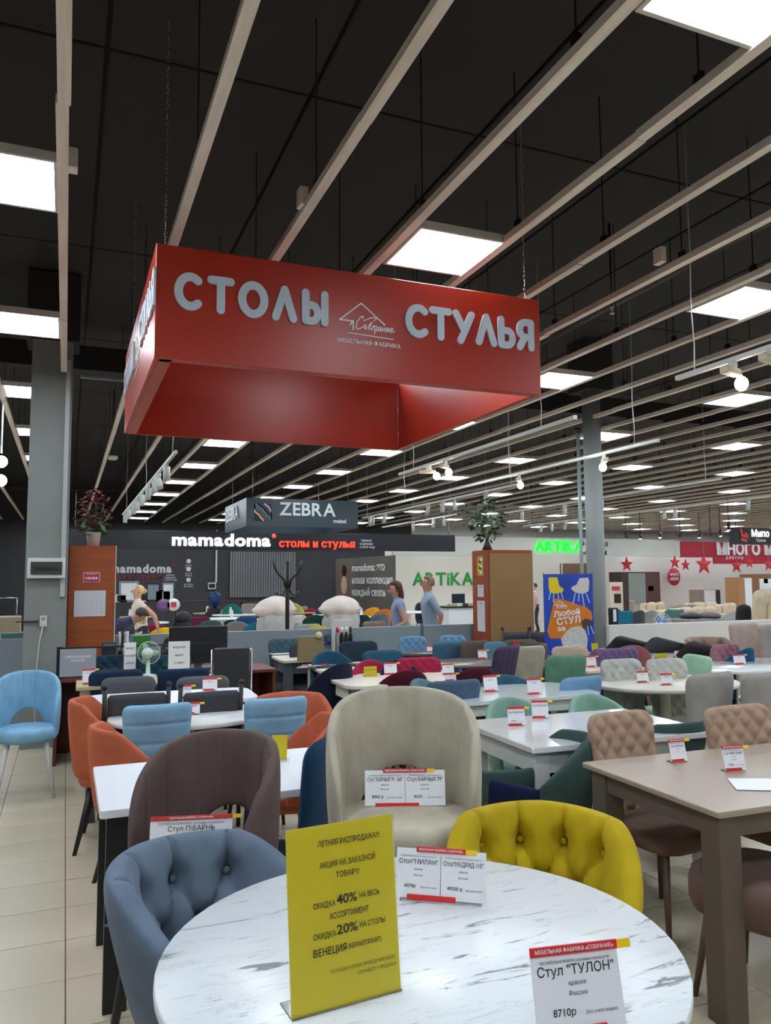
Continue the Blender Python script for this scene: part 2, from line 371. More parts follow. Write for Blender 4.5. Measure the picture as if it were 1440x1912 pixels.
def chair(kind, rgb, top, facing, W=.46, zt=.88, seat=.47, legs=BLACK, label='', group='display chairs in rows', pat=None, seatrgb=None, H=None, cat='chair', name='dining_chair', leans=.07, place='top'):
    """kind picks the backrest; top = (x, y) under the middle of the top edge of the back; facing in degrees (0 = +x)."""
    fa = radians(facing - 90); D = .45
    back_y = -.21 - leans
    off = Matrix.Rotation(fa, 3, 'Z') @ Vector((0, back_y, 0))
    x, y = (top[0] - off.x, top[1] - off.y) if place == 'top' else (top[0], top[1])
    t = thing(name, label, cat, (x, y, 0), fa, group)
    mt = velvet(rgb) if isinstance(rgb, tuple) else rgb
    ms = velvet(seatrgb) if seatrgb else mt
    h = H or (zt - seat + .02); zb = zt - h
    if kind in ('quilt', 'chan_v', 'chan_h', 'plain', 'taper'):
        p = {'quilt': quilt(.092), 'chan_v': chan_v(.09), 'chan_h': chan_h([h * .25, h * .5, h * .75]), 'plain': plain, 'taper': lambda x_, z_: .005 * (1 - math.exp(-(x_ / .006) ** 2))}[kind]
        n = (56 if W > .43 and rgb == QBE else 40) if kind == 'quilt' else (64 if kind == 'chan_h' else 26)
        def mk():
            return pad(W, h, .055, n, n, rc=.07 if kind != 'chan_h' else .045, wb=.86 if kind != 'taper' else .72, curve=.035, lean=leans, pat=p, pat2=p).mesh('backrest')
        me = cached(('pad', kind, W, round(h, 3), leans, n), mk)
        link('backrest', me, mt, t, (0, -.21, zb))
        cm = cached(('cush', W, D), lambda: cushion(W * .98, D, .085, 0, rc=.1).mesh('seat'))
        link('seat', cm, ms, t, (0, .01, seat - .085))
        add_legs(t, W, D, seat - .07, legs)
    elif kind == 'arch':      # round-topped back in one bowl with the seat
        def mk():
            return tub(W / 2 - .02, .21, .045, lambda a: seat + .06 + (zt - seat - .06) * max(0, cos(a * .72)) ** 1.0, lambda a: seat - .03, A=112, n=40, m=14, flare=.05, disp=(lambda a, z: .006 * abs(sin(a * 5)) ** .3)).mesh('backrest')
        link('backrest', cached(('arch', W, zt, seat), mk), mt, t)
        cm = cached(('rcush', W), lambda: cushion(W * .9, D, .09, 0, round_=True).mesh('seat'))
        link('seat', cm, ms, t, (0, .0, seat - .09))
        add_legs(t, W * .85, D * .8, seat - .05, legs)
    elif kind == 'wing':      # channelled back with swept-forward wings
        def mk():
            def top_(a):
                q = abs(a) / radians(105); return zt - .02 * q - (zt - seat - .16) * max(0, (q - .45) / .55) ** 1.1
            return tub(W / 2 - .0, .23, .05, top_, lambda a: seat - .05, A=105, n=46, m=16, flare=.10, disp=lambda a, z: .009 * abs(sin(a * 4.2)) ** .35, dispo=lambda a, z: .003 * abs(sin(a * 4.2)) ** .3).mesh('backrest')
        link('backrest', cached(('wing', W, zt, seat), mk), mt, t)
        cm = cached(('rcush2', W), lambda: cushion(W * .92, .47, .10, 0, rc=.14).mesh('seat'))
        link('seat', cm, ms, t, (0, .02, seat - .1))
        add_legs(t, W * .8, D * .8, seat - .07, legs, spread=.09, r0=.024, r1=.012)
    elif kind == 'open':      # round back with an arched opening above the seat (counter, bar or chair height)
        def mk():
            def zb_(a):
                q = abs(a) / radians(118); return seat - .07 + .19 * max(0, 1 - (q / .36) ** 2) ** .5 if q < .36 else seat - .07
            def zt_(a):
                q = abs(a) / radians(118); return seat + .05 + (zt - seat - .05) * max(0, 1 - q ** 2.6) ** .62
            return tub(W / 2 - .025, .225, .045, zt_, zb_, A=118, n=110, m=20, flare=.03, disp=lambda a, z: .009 * (1 - math.exp(-(((a / .46 + 1.0) % 1 - .5) / .07) ** 2))).mesh('backrest')
        link('backrest', cached(('open', W, zt, seat), mk), mt, t)
        cm = cached(('rcush3', W), lambda: cushion(W * .93, .48, .10, 0, round_=True).mesh('seat'))
        link('seat', cm, ms, t, (0, .01, seat - .09))
        add_legs(t, W * .8, D * .85, seat - .08, legs, spread=.07, r0=.02, r1=.012)
        if seat > .6:
            rg = G(); r_ = W * .4 - .02
            rg.tube([(r_ * cos(2 * pi * i / 4 + pi / 4) * 1.3, r_ * sin(2 * pi * i / 4 + pi / 4) * 1.25, .28) for i in range(5)], .009, 6)
            rg.out('footrest', legs, t)
    elif kind == 'tuft':      # button-tufted tub chair
        btn = [(a, z) for a, z in ((-.84, .0), (-.28, .0), (.28, .0), (.84, .0), (-1.12, -.13), (-.56, -.13), (0, -.13), (.56, -.13), (1.12, -.13))]
        zc = zt - .115
        def dd(a, z):
            d = .0
            for ba, bz in btn:
                d -= .055 * math.exp(-(((a - ba) * .31) ** 2 + (z - zc - bz) ** 2) / .0016)
            # diagonal and vertical pleats between the buttons
            for ba, bz in btn:
                if bz == 0 and z > zc: d -= .032 * math.exp(-((a - ba) * .31 / .009) ** 2) * min(1, (z - zc) / .03)
                if bz == 0 and z <= zc:
                    for sgn in (-1, 1):
                        c_ = ba + sgn * (zc - z) / .13 * .28
                        d -= .030 * math.exp(-((a - c_) * .31 / .009) ** 2) * max(0, min(1, 1 - (zc - z - .13) / .05))
            return (d + .012) * max(0, min(1, (1.55 - abs(a)) / .45))
        def mk():
            def top_(a):
                q = abs(a) / radians(112); return zt - .015 * q - .014 * math.exp(-(((abs(a) - .28) % .56 - .0) / .05) ** 2) * 0 - (zt - seat - .12) * max(0, (q - .48) / .52) ** 1.35
            return tub(W / 2 - .01, .26, .085, top_, lambda a: seat - .10, A=112, n=130, m=38, flare=.26, disp=dd, dispo=lambda a, z: .004 * math.exp(-((a * .26) / .01) ** 2) * 0, tapend=10).mesh('backrest')
        link('backrest', cached(('tuft', W, zt, seat), mk), mt, t)
        bm_ = cached('button', lambda: G().ell((0, 0, 0), (.011, .006, .011), 10, 6).mesh('button'))
        for ba, bz in btn[:9]:
            z = zc + bz; r = -.085 / 2 + .037 + .26 * (z - seat + .10)
            o = link('button', bm_, mt, t, ((W / 2 - .01 + r) * sin(ba), -(.26 + r) * cos(ba), z), (0, 0, ba))
        link('seat', cushion(W * .92, .5, .12, 0, rc=.16).mesh('seat'), ms, t, (0, .02, seat - .11))
        add_legs(t, W * .8, D * .9, seat - .08, legs, spread=.06, r0=.02, r1=.012)
    elif kind == 'posts':     # leather panel between two round posts with ball finials
        h2 = zt - .52
        me = cached(('postpad', W, h2), lambda: pad(W - .06, h2 - .03, .035, 12, 12, rc=.015, curve=-.02, lean=.05, pat=plain).mesh('backrest'))
        link('backrest', me, mt, t, (0, -.2, .52))
        for sx in (-1, 1):
            pm = cached(('post', W, zt, sx), lambda: G().cyl((sx * (W / 2 - .015), -.2, 0), (sx * (W / 2 - .015), -.2, .5), .014, .016).cyl((sx * (W / 2 - .015), -.2, .5), (sx * (W / 2 - .015), -.26, zt + .005), .016, .015).ell((sx * (W / 2 - .015), -.262, zt + .02), (.019, .019, .019), 10, 8).mesh('back_post'))
            link('back_post', pm, legs, t)
            fm = cached(('flegp', W, sx), lambda: leg_mesh((sx * (W / 2 - .03), .2, .45), (sx * (W / 2 - .02), .21, 0), .016, .013)); link('leg', fm, legs, t)
        link('seat', cached(('pcush', W), lambda: cushion(W * .95, .42, .07, 0, rc=.06).mesh('seat')), mt, t, (0, .0, seat - .07))
    return t

def table_rect(label, cx, cy, W, D, z=.755, rz=0, topmat=None, legmat=None, r=.02, apron=.09, leg=.07, th=.028, style='square', group=None, aprmat=None):
    t = thing('dining_table', label, 'table', (cx, cy, 0), rz, group)
    legmat = legmat or topmat
    G().prism(rrect(W, D, r), z - th, z, .004).out('tabletop', topmat, t)
    zt = z - th
    if apron:
        g = G(); i = .05
        g.box((0, -D / 2 + i, zt - apron / 2), (W - 2 * i, .02, apron)); g.box((0, D / 2 - i, zt - apron / 2), (W - 2 * i, .02, apron))
        g.box((-W / 2 + i, 0, zt - apron / 2), (.02, D - 2 * i, apron)); g.box((W / 2 - i, 0, zt - apron / 2), (.02, D - 2 * i, apron))
        g.out('apron', aprmat or legmat, t)
    for sx in (-1, 1):
        for sy in (-1, 1):
            g = G(); x = sx * (W / 2 - leg / 2 - .03); y = sy * (D / 2 - leg / 2 - .03)
            if style == 'square': g.box((x, y, zt / 2), (leg, leg, zt), ch=.004)
            elif style == 'taper': g.cyl((x, y, zt), (x, y, 0), leg * .7, leg * .42, 4, sm=False)
            elif style == 'curve':
                g.tube([(x, y, zt), (x * 1.0, y, zt * .75), (x * .97, y * .97, zt * .45), (x * 1.02, y * 1.02, zt * .15), (x * 1.06, y * 1.06, 0)], [leg * .55, leg * .5, leg * .36, leg * .28, leg * .24], 8)
            g.out('leg', legmat, t)
    return t
def table_round(label, cx, cy, rx, ry, z=.755, topmat=None, legmat=None, th=.028, group=None, seg=64, legs=True):
    t = thing('round_table', label, 'table', (cx, cy, 0), 0, group)
    G().lathe([(.0, z - th), (1 - .01, z - th), (1, z - th + .006), (1, z - .005), (1 - .005, z), (0, z)], seg, sx=rx, sy=ry).out('tabletop', topmat, t)
    G().lathe([(.02, .0), (.55, 0), (.53, .02), (.09, .05), (.08, .3), (.07, z - th - .06), (.3, z - th - .01), (.3, z - th)], 24, sx=rx, sy=ry).out('pedestal', legmat or topmat, t)
    return t

# ------------------------------------------------------------------ price cards
def price_card(x, y, yaw, w=.15, h=.115, title='Стол', price='', label='', group='price cards on the display tables', z=.756, two=False, foot=True, head=.013, lines=True, name='price_card', flip=False, lean=14):
    """acrylic stand with a printed sheet; yaw: direction it faces in degrees"""
    t = thing(name, label, 'price card', (x, y, z), radians(yaw + 90), group)
    R_ = Matrix.Rotation(radians(-lean), 3, 'X'); rot = (radians(-lean), 0, 0)
    def mkp(): return G().box((0, 0, h / 2 + .004), (w, .002, h - .004)).mesh('sheet')
    link('sheet', cached(('sheet', w, h), mkp), PAPER, t, (0, 0, .001), rot)
    hw = w if not two else w * .55
    link('header_strip', cached(('hs', hw, head), lambda: G().box((0, -.003, 0), (hw, .006, head), ch=.001).mesh('strip')), CARDRED, t, R_ @ Vector((-.0, 0, h + .002)), rot)
    fw = w * .75 if not two else hw * .98
    link('footer_strip', cached(('fs', fw, head), lambda: G().box((0, -.003, 0), (fw, .005, head * 1.1), ch=.001).mesh('strip')), CARDRED, t, R_ @ Vector((-w * .1 if not two else -w * .1, 0, head * .7)), rot)
    link('discount_tag', cached(('yt', w, head), lambda: G().box((0, -.001, 0), (.03, .003, head * .95)).mesh('tag')), CARDYEL, t, R_ @ Vector((hw / 2 + .014, 0, h + .001)), rot)
    if foot: link('foot', cached(('ft', w), lambda: G().box((0, .02, .0015), (w * .9, .045, .003)).mesh('foot')), ACRYL, t)
    def tx(s, size, px, pz, mat=INK, **k):
        o = text_on(t, s, size, mat, R_ @ Vector((px, -.0022, pz)), (pi / 2 - radians(lean), 0, 0), **k)
    cols = [(0, title, price)] if not two else [(-w / 4, title, price), (w / 4, two[0], two[1])]
    k = w / len(cols)
    for px, ti, pr in cols:
        tx(ti, min(k * .135, h * .16), px, h * .72, bold=.006, maxw=k * .88)
        if lines:
            tx('краска', k * .06, px, h * .6); tx('Россия', k * .06, px, h * .48)
            tx('ООО МЕБЕЛЬНАЯ ФАБРИКА собственное производство', k * .04, px, h * .86, maxw=k * .8)
            text_on(t, 'МЕБЕЛЬНАЯ ФАБРИКА «СОБРАНИЕ»', head * .62, WPRINT, R_ @ Vector((0, -.0066, h + .002 - head * .22)), (pi / 2 - radians(lean), 0, 0), maxw=hw * .9, bold=.01) if px <= 0 else None
        if pr: tx(pr, k * .10, px - k * .18, h * .26, bold=.01, maxw=k * .38); tx('(Без учета скидки)', k * .045, px + k * .24, h * .26, maxw=k * .36)
    if two:
        link('divider_line', cached(('dv', h), lambda: G().box((0, -.0015, h * .5), (.001, .001, h * .8)).mesh('line')), INK, t, None, rot)
    return t
def house_logo(g, s=1.0, x=0, z=0, w=.006, d=.003):
    strokes(g, [[(x + a * s, z + b * s) for a, b in p] for p in (
        [(-.95, .28), (-.1, 1.0), (.85, .28)], [(-.95, .28), (-.45, .28), (-.55, .1)], [(-.42, .3), (-.42, -.05)])], w, d, 3)
    strokes(g, [[(x + a * s, z + b * s) for a, b in p] for p in (
        [(-.05, .42), (.0, .5), (-.1, .5), (-.28, .25), (-.3, .02), (-.18, 0), (-.05, .1)], [(.0, .35), (.3, .5), (.55, .52), (.4, .38)],
        [(.0, .12), (.06, .2), (.12, .1), (.06, .02), (0, .12)], [(.18, .02), (.22, .2), (.32, .32), (.28, .18), (.2, .15), (.3, .02), (.4, .2)],
        [(.42, .2), (.44, -.12)], [(.42, .18), (.52, .2), (.5, .02), (.44, .05)], [(.6, .18), (.56, .02), (.66, .05), (.66, .18), (.7, .02)],
        [(.76, .18), (.76, .02)], [(.76, .1), (.86, .1)], [(.86, .18), (.86, .02)], [(.93, .18), (.93, .02), (1.02, .18), (1.03, .02)], [(1.1, .1), (1.18, .14), (1.14, .2), (1.08, .1), (1.12, .02), (1.25, .08)],
        [(-.65, -.18), (1.2, -.24)])], w * .7, d, 3)

# =================================================================== STRUCTURE
FLOORTILE = M('floor_tile', (196, 184, 160), .32, noise=.05, nscale=1.3, bump=.05, bscale=30)
GROUT = M('grout', (120, 108, 92), .9)
DARK = M('ceiling_paint', (34, 30, 31), .85, noise=.12, nscale=.6)
SLAT = wood('slat_wood', (228, 218, 208), (204, 192, 180), 1.2, .7, 'Y')
x0, x1, y0, y1 = -7.0, 34.0, -6.0, 29.0
def struct(name, g, mat, parent=None, **k):
    o = g.out(name, mat, parent, **k)
    if parent is None: o['kind'] = 'structure'
    return o
floor = struct('floor', G().box(((x0 + x1) / 2, (y0 + y1) / 2, -.06), (x1 - x0, y1 - y0, .11)), GROUT)
TX, TY = .4165, .382
tile = G().box((0, 0, -.0015), (TX - .005, TY - .005, .007), ch=.001).mesh('tile', [FLOORTILE])
far = G()
for i in range(-17, 82):
    for j in range(-16, 76):
        cx = .042 + TX * (i + .5); cy = 3.558 + TY * (j - .5) - TY * 0
        if cx < x0 + .2 or cx > x1 - .2 or cy < y0 + .2 or cy > y1 - .2: continue
        if -4 <= i < 10 and -3 <= j < 16: link('tile', tile, None, floor, (cx, cy, random.uniform(-.0006, .0006)))
        else:
            a, b = TX / 2 - .0025, TY / 2 - .0025
            far.add([(cx - a, cy - b, .002), (cx + a, cy - b, .002), (cx + a, cy + b, .002), (cx - a, cy + b, .002)], [(0, 1, 2, 3)])
fo = far.out('tile_field', FLOORTILE, floor); fo['kind'] = 'stuff'

ceil = struct('ceiling', G().box(((x0 + x1) / 2, (y0 + y1) / 2, 4.86), (x1 - x0, y1 - y0, .1)), DARK)
cp = G().box((0, 0, 0), (1.235, 2.98, .03), ch=.006).mesh('ceiling_board', [DARK])
rest = G()
for i in range(-5, 27):
    for j in range(-2, 10):
        c = (.18 + 1.26 * i + .6, .2 + 3.0 * j, 4.79)
        if c[0] < x0 + .7 or c[0] > x1 - .7 or c[1] + 1.5 > y1: continue
        if i < 10 and j < 6: link('ceiling_board', cp, None, ceil, c)
        else: rest.box(c, (1.235, 2.98, .03))
ro = rest.out('ceiling_board_field', DARK, ceil); ro['kind'] = 'stuff'
# wooden slats hung under the deck
ZS = 3.72
hang = G()
for k in range(-6, 50):
    xs = -.065 + .65 * k
    ya, yb = y0 + .3, y1 - .1
    if k == 0: yb = 8.38
    g = G(); seg = 3.1; yy = ya + (k * 1.37) % seg - seg
    while yy < yb:
        a = max(ya, yy); b = min(yb, yy + seg - .004)
        if b - a > .05:
            jx, jz = random.uniform(-.006, .006), random.uniform(-.004, .004)
            g.box((xs + jx, (a + b) / 2, ZS + .022 + jz), (.056, b - a, .044))
        yy += seg
    g.out('slat', SLAT, ceil)
    for q in range(int((yb - ya) / 1.5)):
        hang.box((xs, ya + .7 + q * 1.5, (ZS + .04 + 4.78) / 2), (.006, .006, 4.78 - ZS - .04))
        hang.box((xs, ya + .7 + q * 1.5, ZS + .075), (.02, .05, .05))
ho = hang.out('slat_hanger', BLACK, ceil); ho['kind'] = 'stuff'
# little wooden blocks on the slats
blk = G().box((0, 0, 0), (.05, .08, .11), ch=.004).mesh('slat_block', [SLAT])
for px, py in ((136, 300), (565, 370), (1232, 478), (845, 580)):
    p = P(px, py, z=3.8); link('slat_block', blk, None, ceil, p)

WD = M('wall_dark', (62, 62, 66), .8, noise=.05, nscale=1)
WL = M('wall_light', (206, 206, 202), .85, noise=.03, nscale=.7)
WNAVY = M('wall_navy', (38, 42, 54), .7)
struct('wall_left', G().box((x0 - .05, (y0 + y1) / 2, 2.4), (.1, y1 - y0, 4.8)), M('wall_side', (120, 120, 122), .9))
struct('wall_right', G().box((x1 + .05, (y0 + y1) / 2, 2.4), (.1, y1 - y0, 4.8)), WL)
struct('wall_front', G().box(((x0 + x1) / 2, y0 - .05, 2.4), (x1 - x0, .1, 4.8)), M('wall_front_paint', (150, 148, 145), .9))
wb = struct('wall_back', G().box((3.0, y1 + .05, 2.4), (20.0, .1, 4.8)), WD)
struct('wall_back_light', G().box((23.5, y1 + .05, 2.4), (21.0, .1, 4.8)), WL)

# ---- left concrete pillar with its cable channel
GREYP = M('pillar_grey', (128, 132, 130), .75, noise=.06, nscale=2, bump=.15, bscale=40)
pl = thing('pillar', 'wide grey square pillar at the left with a fuse box on it', 'pillar', (-.175, 8.65, 0))
G().box((0, 0, 2.03), (.385, .42, 4.06), ch=.004).out('shaft', GREYP, pl)
G().box((.15, -.225, 2.66), (.045, .03, 2.4), ch=.003).out('cable_channel', M('channel', (168, 174, 172), .4), pl)
G().box((0, 0, 4.4), (.5, .5, .7)).out('capital', DARK, pl)
qp = P(1105, 800, Y=8.5)
pr = thing('pillar', 'slim grey round pillar behind the blue standing banner on the right', 'pillar', (qp.x, 8.5, 0))
G().cyl((0, 0, 0), (0, 0, 4.1), .118, n=28).out('shaft', M('pillar_light', (150, 158, 158), .6), pr)
G().box((0, 0, 4.44), (.42, .42, .70)).out('capital', DARK, pr)
pp = thing('water_pipe', 'thin vertical steel pipe just left of the slim grey pillar', 'pipe', (P(1082, 900, Y=8.2).x, 8.2, 0))
G().cyl((0, 0, 0), (0, 0, 3.45), .022, n=12).out('pipe', M('pipe_grey', (140, 155, 155), .45, .3), pp)
G().cyl((0, 0, 3.45), (0, 0, 3.52), .04, n=12).out('coupling', BLACK, pp)
fb = thing('fuse_box', 'white framed fuse box with a smoked lid on the left pillar', 'fuse box', (P(87, 1061, Y=8.43).x, 8.435, P(87, 1061, Y=8.43).z))
G().box((0, -.03, 0), (.345, .06, .2), ch=.006).out('housing', WHITEM, fb)
G().box((0, -.065, 0), (.285, .014, .125), ch=.003).out('lid', M('smoked', (66, 68, 68), .15), fb)
G().box((0, -.074, -.005), (.2, .004, .03)).out('breaker_row', BLACK, fb)
sk = thing('wall_socket', 'white double socket on the left pillar with a cord', 'socket', (P(81, 1160, Y=8.43).x, 8.435, P(81, 1160, Y=8.43).z))
G().box((0, -.015, 0), (.065, .03, .11), ch=.005).out('plate', WHITEM, sk)
G().cyl((0, -.03, .025), (0, -.034, .025), .02, n=12).out('outlet', M('outlet', (150, 150, 150), .5), sk)
G().cyl((0, -.03, -.025), (0, -.055, -.025), .018, n=12).out('plug', WHITEM, sk)
G().tube([(0, -.05, -.03), (-.03, -.05, -.2), (-.05, -.05, -.5), (-.06, -.05, -.75), (-.04, -.05, -1.06)], .005, 6).out('cord', WHITEM, sk)
G().box((-.145, -.012, -.0), (.2, .02, .012)).out('cable_duct', BLACK, sk)
# ---- low partitions
PART = M('partition_grey', (132, 146, 152), .55, noise=.04, nscale=1)
struct('wall_partition', G().box((1.2, 9.5, .5), (9.8, .07, 1.0), ch=.004), PART)
G().box((4.38, 9.46, .5), (.03, .03, 1.02)).out('seam_strip', M('seam_teal', (60, 110, 112), .5), bpy.data.objects['wall_partition'])
struct('wall_partition_white', G().box((9.6, 8.35, .5), (6.2, .07, 1.0), ch=.004), M('partition_white', (214, 212, 208), .6))
# ---- duct and pipe above the slats
pz = thing('ceiling_pipe', 'grey pipe running above the slats at the upper right', 'pipe')
G().tube([(P(1000, 645, z=4.1).x, P(1000, 645, z=4.1).y, 4.1), P(1440, 410, z=4.1)], .035, 10).out('pipe', M('pipe_dark', (66, 62, 64), .6), pz)
pz2 = thing('ceiling_beam', 'dark crosswise steel beam above the slats behind the red sign', 'beam')
G().box((10, 10.2, 4.35), (24, .25, .3)).out('beam', DARK, pz2)
G().box((-.2 + .9, 9.6, 3.99), (1.2, .04, .03)).out('conduit', PART, pz2)

# ------------------------------------------------------------------ LED panels
LED = M('led_diffuser', (236, 246, 255), .5, emit=PANEL_POWER)
fr_me = G()
for a in ((0, .29, 0, .6, .02), (0, -.29, 0, .6, .02), (.29, 0, 0, .02, .56), (-.29, 0, 0, .02, .56)): fr_me.box((a[0], a[1], .0), (a[3], a[4], .05))
fr_me.box((0, 0, .02), (.56, .56, .01))
fr_me = fr_me.mesh('frame', [M('led_frame', (196, 190, 186), .5)])
df_me = G().box((0, 0, -.012), (.56, .56, .006)).mesh('diffuser', [LED])
ORD = ['first', 'second', 'third', 'fourth', 'fifth', 'sixth', 'seventh', 'eighth', 'ninth', 'tenth', 'eleventh', 'twelfth', 'thirteenth', 'fourteenth']
cols = [-.39 + 2.62 * k for k in range(-1, 13)]
for k, cx in enumerate(cols):
    for j in range(-2, 11):
        cy = 1.9 + 2.53 * j
        if cy > y1 - .6 or (j < 0 and k > 6): continue
        if k == 0 and j > 8: continue
        t = thing('ceiling_light', 'square glowing ceiling panel, %s from the camera in the %s row from the left' % (ORD[j + 2], ORD[k]), 'ceiling light', (cx, cy, ZS + .03), 0, 'square panel lights between the slats')
        link('frame', fr_me, None, t); link('diffuser', df_me, None, t)

# ------------------------------------------------------------------ hanging signs
RED = M('sign_red', (168, 40, 16), .34, noise=.02, nscale=1)
LET = M('letter_grey', (190, 202, 214), .5)
sg = thing('hanging_sign', 'big red square box sign hanging on chains over the tables', 'sign', (.41, 4.26, 2.8))
SW, SD, SH = 2.44, 2.34, .635
def plate(name, c, d): G().box(c, d, ch=.003).out(name, RED, sg)
plate('front_panel', (SW / 2, .012, SH / 2), (SW, .024, SH)); plate('back_panel', (SW / 2, SD - .012, SH / 2), (SW - .05, .024, SH))
plate('side_panel', (.012, SD / 2, SH / 2), (.024, SD - .05, SH)); plate('side_panel', (SW - .012, SD / 2, SH / 2), (.024, SD - .05, SH))
G().box((.06, SD / 2, .012), (.07, SD - .06, .02)).box((SW / 2, .05, .012), (SW - .06, .05, .02)).box((SW - .035, SD / 2, .012), (.02, SD - .06, .02)).out('bottom_lip', RED, sg)
def sign_words(parent, org, rz, k=.198):
    ry = Matrix.Rotation(rz, 3, 'Z')
    for word, xw, zz in (('СТОЛЫ', .115, .285), ('СТУЛЬЯ', 1.485, .285)):
        x = xw; wd = (.86 if word == 'СТОЛЫ' else .905)
        tot = sum(GLY[c][1] for c in word) * k + .03 * (len(word) - 1); gap = .045 if word == 'СТОЛЫ' else .025
        kx = (wd - gap * (len(word) - 1)) / (sum(GLY[c][1] for c in word) * k)
        for ch in word:
            g = G(); st, adv = GLY[ch]
            strokes(g, [[(a * k * kx, b * k) for a, b in p] for p in st], .023, .012)
            g.out('letter', LET, parent, Vector(org) + ry @ Vector((x, -.002, zz)), (0, 0, rz)); x += adv * k * kx + gap
    g = G(); house_logo(g, .160, 0, 0, .004, .003); g.out('house_emblem', WPRINT, parent, Vector(org) + ry @ Vector((1.20, -.002, .29)), (0, 0, rz))
    text_on(parent, 'МЕБЕЛЬНАЯ ФАБРИКА', .036, WPRINT, Vector(org) + ry @ Vector((1.235, -.004, .20)), (pi / 2, 0, rz), bold=.01)
sign_words(sg, (0, 0, 0), 0)
sign_words(sg, (0, SD, 0), -pi / 2)
for cx, cy in ((.05, .03), (SW - .09, .03), (.05, SD - .1), (SW - .08, SD - .1)):
    g = G(); L = 4.78 - 2.8 - SH; n = int(L / .045)
    for i in range(n):
        z = SH + L * i / n; g.tube([(cx + .006 * cos(q) * (i % 2), cy + .006 * cos(q) * (1 - i % 2), z + .024 + .024 * sin(q)) for q in (0, pi / 3, 2 * pi / 3, pi, 4 * pi / 3, 5 * pi / 3, 2 * pi)], .0016, 4)
    co = g.out('chain', CHROME, sg)

def box_sign(label, loc, W, D, H, mat, zt=3.7):
    t = thing('hanging_sign', label, 'sign', loc)
    G().box((W / 2, .015, H / 2), (W, .03, H), ch=.003).out('front_panel', mat, t)
    G().box((.015, D / 2, H / 2), (.03, D - .06, H)).out('side_panel', mat, t); G().box((W - .015, D / 2, H / 2), (.03, D - .06, H)).out('side_panel', mat, t)
    G().box((W / 2, D - .015, H / 2), (W, .03, H)).out('back_panel', mat, t)
    for a, b in ((.15, .1), (W - .2, .1), (.15, D - .1), (W - .2, D - .1)): G().cyl((a, b, H), (a, b, 4.785 - loc[2]), .006, n=6).out('hanging_cable', CHROME, t)
    return t
zc = P(460, 982, z=2.72)
ZB = M('sign_slate', (48, 62, 70), .3)
zs = box_sign('dark slate box sign hanging behind the red one', (zc.x, zc.y, 2.72), 2.42, 2.3, .58, ZB)
letters(zs, 'ZEBRA', .23, M('letter_pale', (196, 206, 208), .4), (.68, -.01, .24), 1.25, depth=.03, bold=.02)
text_on(zs, 'mebel', .12, WPRINT, (2.0, -.01, .1), bold=.01)
gz = G(); cols_z = [(222, 222, 222), (190, 40, 60), (60, 150, 80), (90, 150, 190), (30, 30, 34), (120, 60, 120), (235, 235, 235), (40, 60, 90)]
G().box((.34, -.006, .29), (.36, .008, .36)).out('emblem', M('emblem_black', (28, 26, 30), .5), zs)
for i in range(8):
    g = G(); a = i / 8 * .5 - .14
    pts = [(max(-.17, min(.17, a - .2 + q * .06 + .015 * sin(q * 2 + i))), .17 - q * .057) for q in range(7)]
    strokes(g, [pts], .011, .004, 3); g.out('emblem_stripe', M('stripe%d' % i, cols_z[i], .6), zs, (.34, -.012, .29))
letters(zs, 'ZEBRA', .2, M('letter_pale2', (196, 206, 208), .4), (-.01, 2.05, .22), 1.3, rz=-pi / 2, depth=.03)

# long black fascia over the table-and-chair shop
fa = thing('shop_fascia', 'long black sign board with white and red glowing words', 'sign', (0, 20, 0))
fl, fr_ = P(128, 1010, Y=20).x, P(850, 1010, Y=20).x
G().box(((fl + fr_) / 2, .05, 2.64), (fr_ - fl, .1, .47), ch=.004).out('board', M('fascia_black', (24, 27, 34), .4), fa)
GLOWW = M('glow_white', (255, 255, 255), .5, emit=2.2); GLOWR = M('glow_red', (255, 60, 40), .5, emit=1.6)
a = P(321, 1018, Y=20); b = P(507, 1018, Y=20)
letters(fa, 'mamadoma', .42, GLOWW, (a.x, -.03, a.z), b.x - a.x, depth=.04, bold=.028, height=1.02)
a = P(521, 1021, Y=20); b = P(663, 1021, Y=20)
letters(fa, 'столы и стулья', .30, GLOWR, (a.x, -.03, a.z), b.x - a.x, depth=.04, bold=.02)
G().lathe([(0, 0), (.055, 0), (.055, .02), (0, .02)], 12).out('red_dot', GLOWR, fa, P(511, 1001, Y=20) - Vector((0, 20.03, 0)), (pi / 2, 0, 0))
text_on(fa, 'фабрика\nоснована\nв 2010 году', .085, WPRINT, P(671, 1011, Y=20) - Vector((0, 20.03, 0)), align='LEFT')
for px in (140, 480, 840):
    q = P(px, 1000, Y=20); G().cyl((q.x, .05, 2.87), (q.x, .05, 4.785), .01, n=6).out('hanging_cable', CHROME, fa)

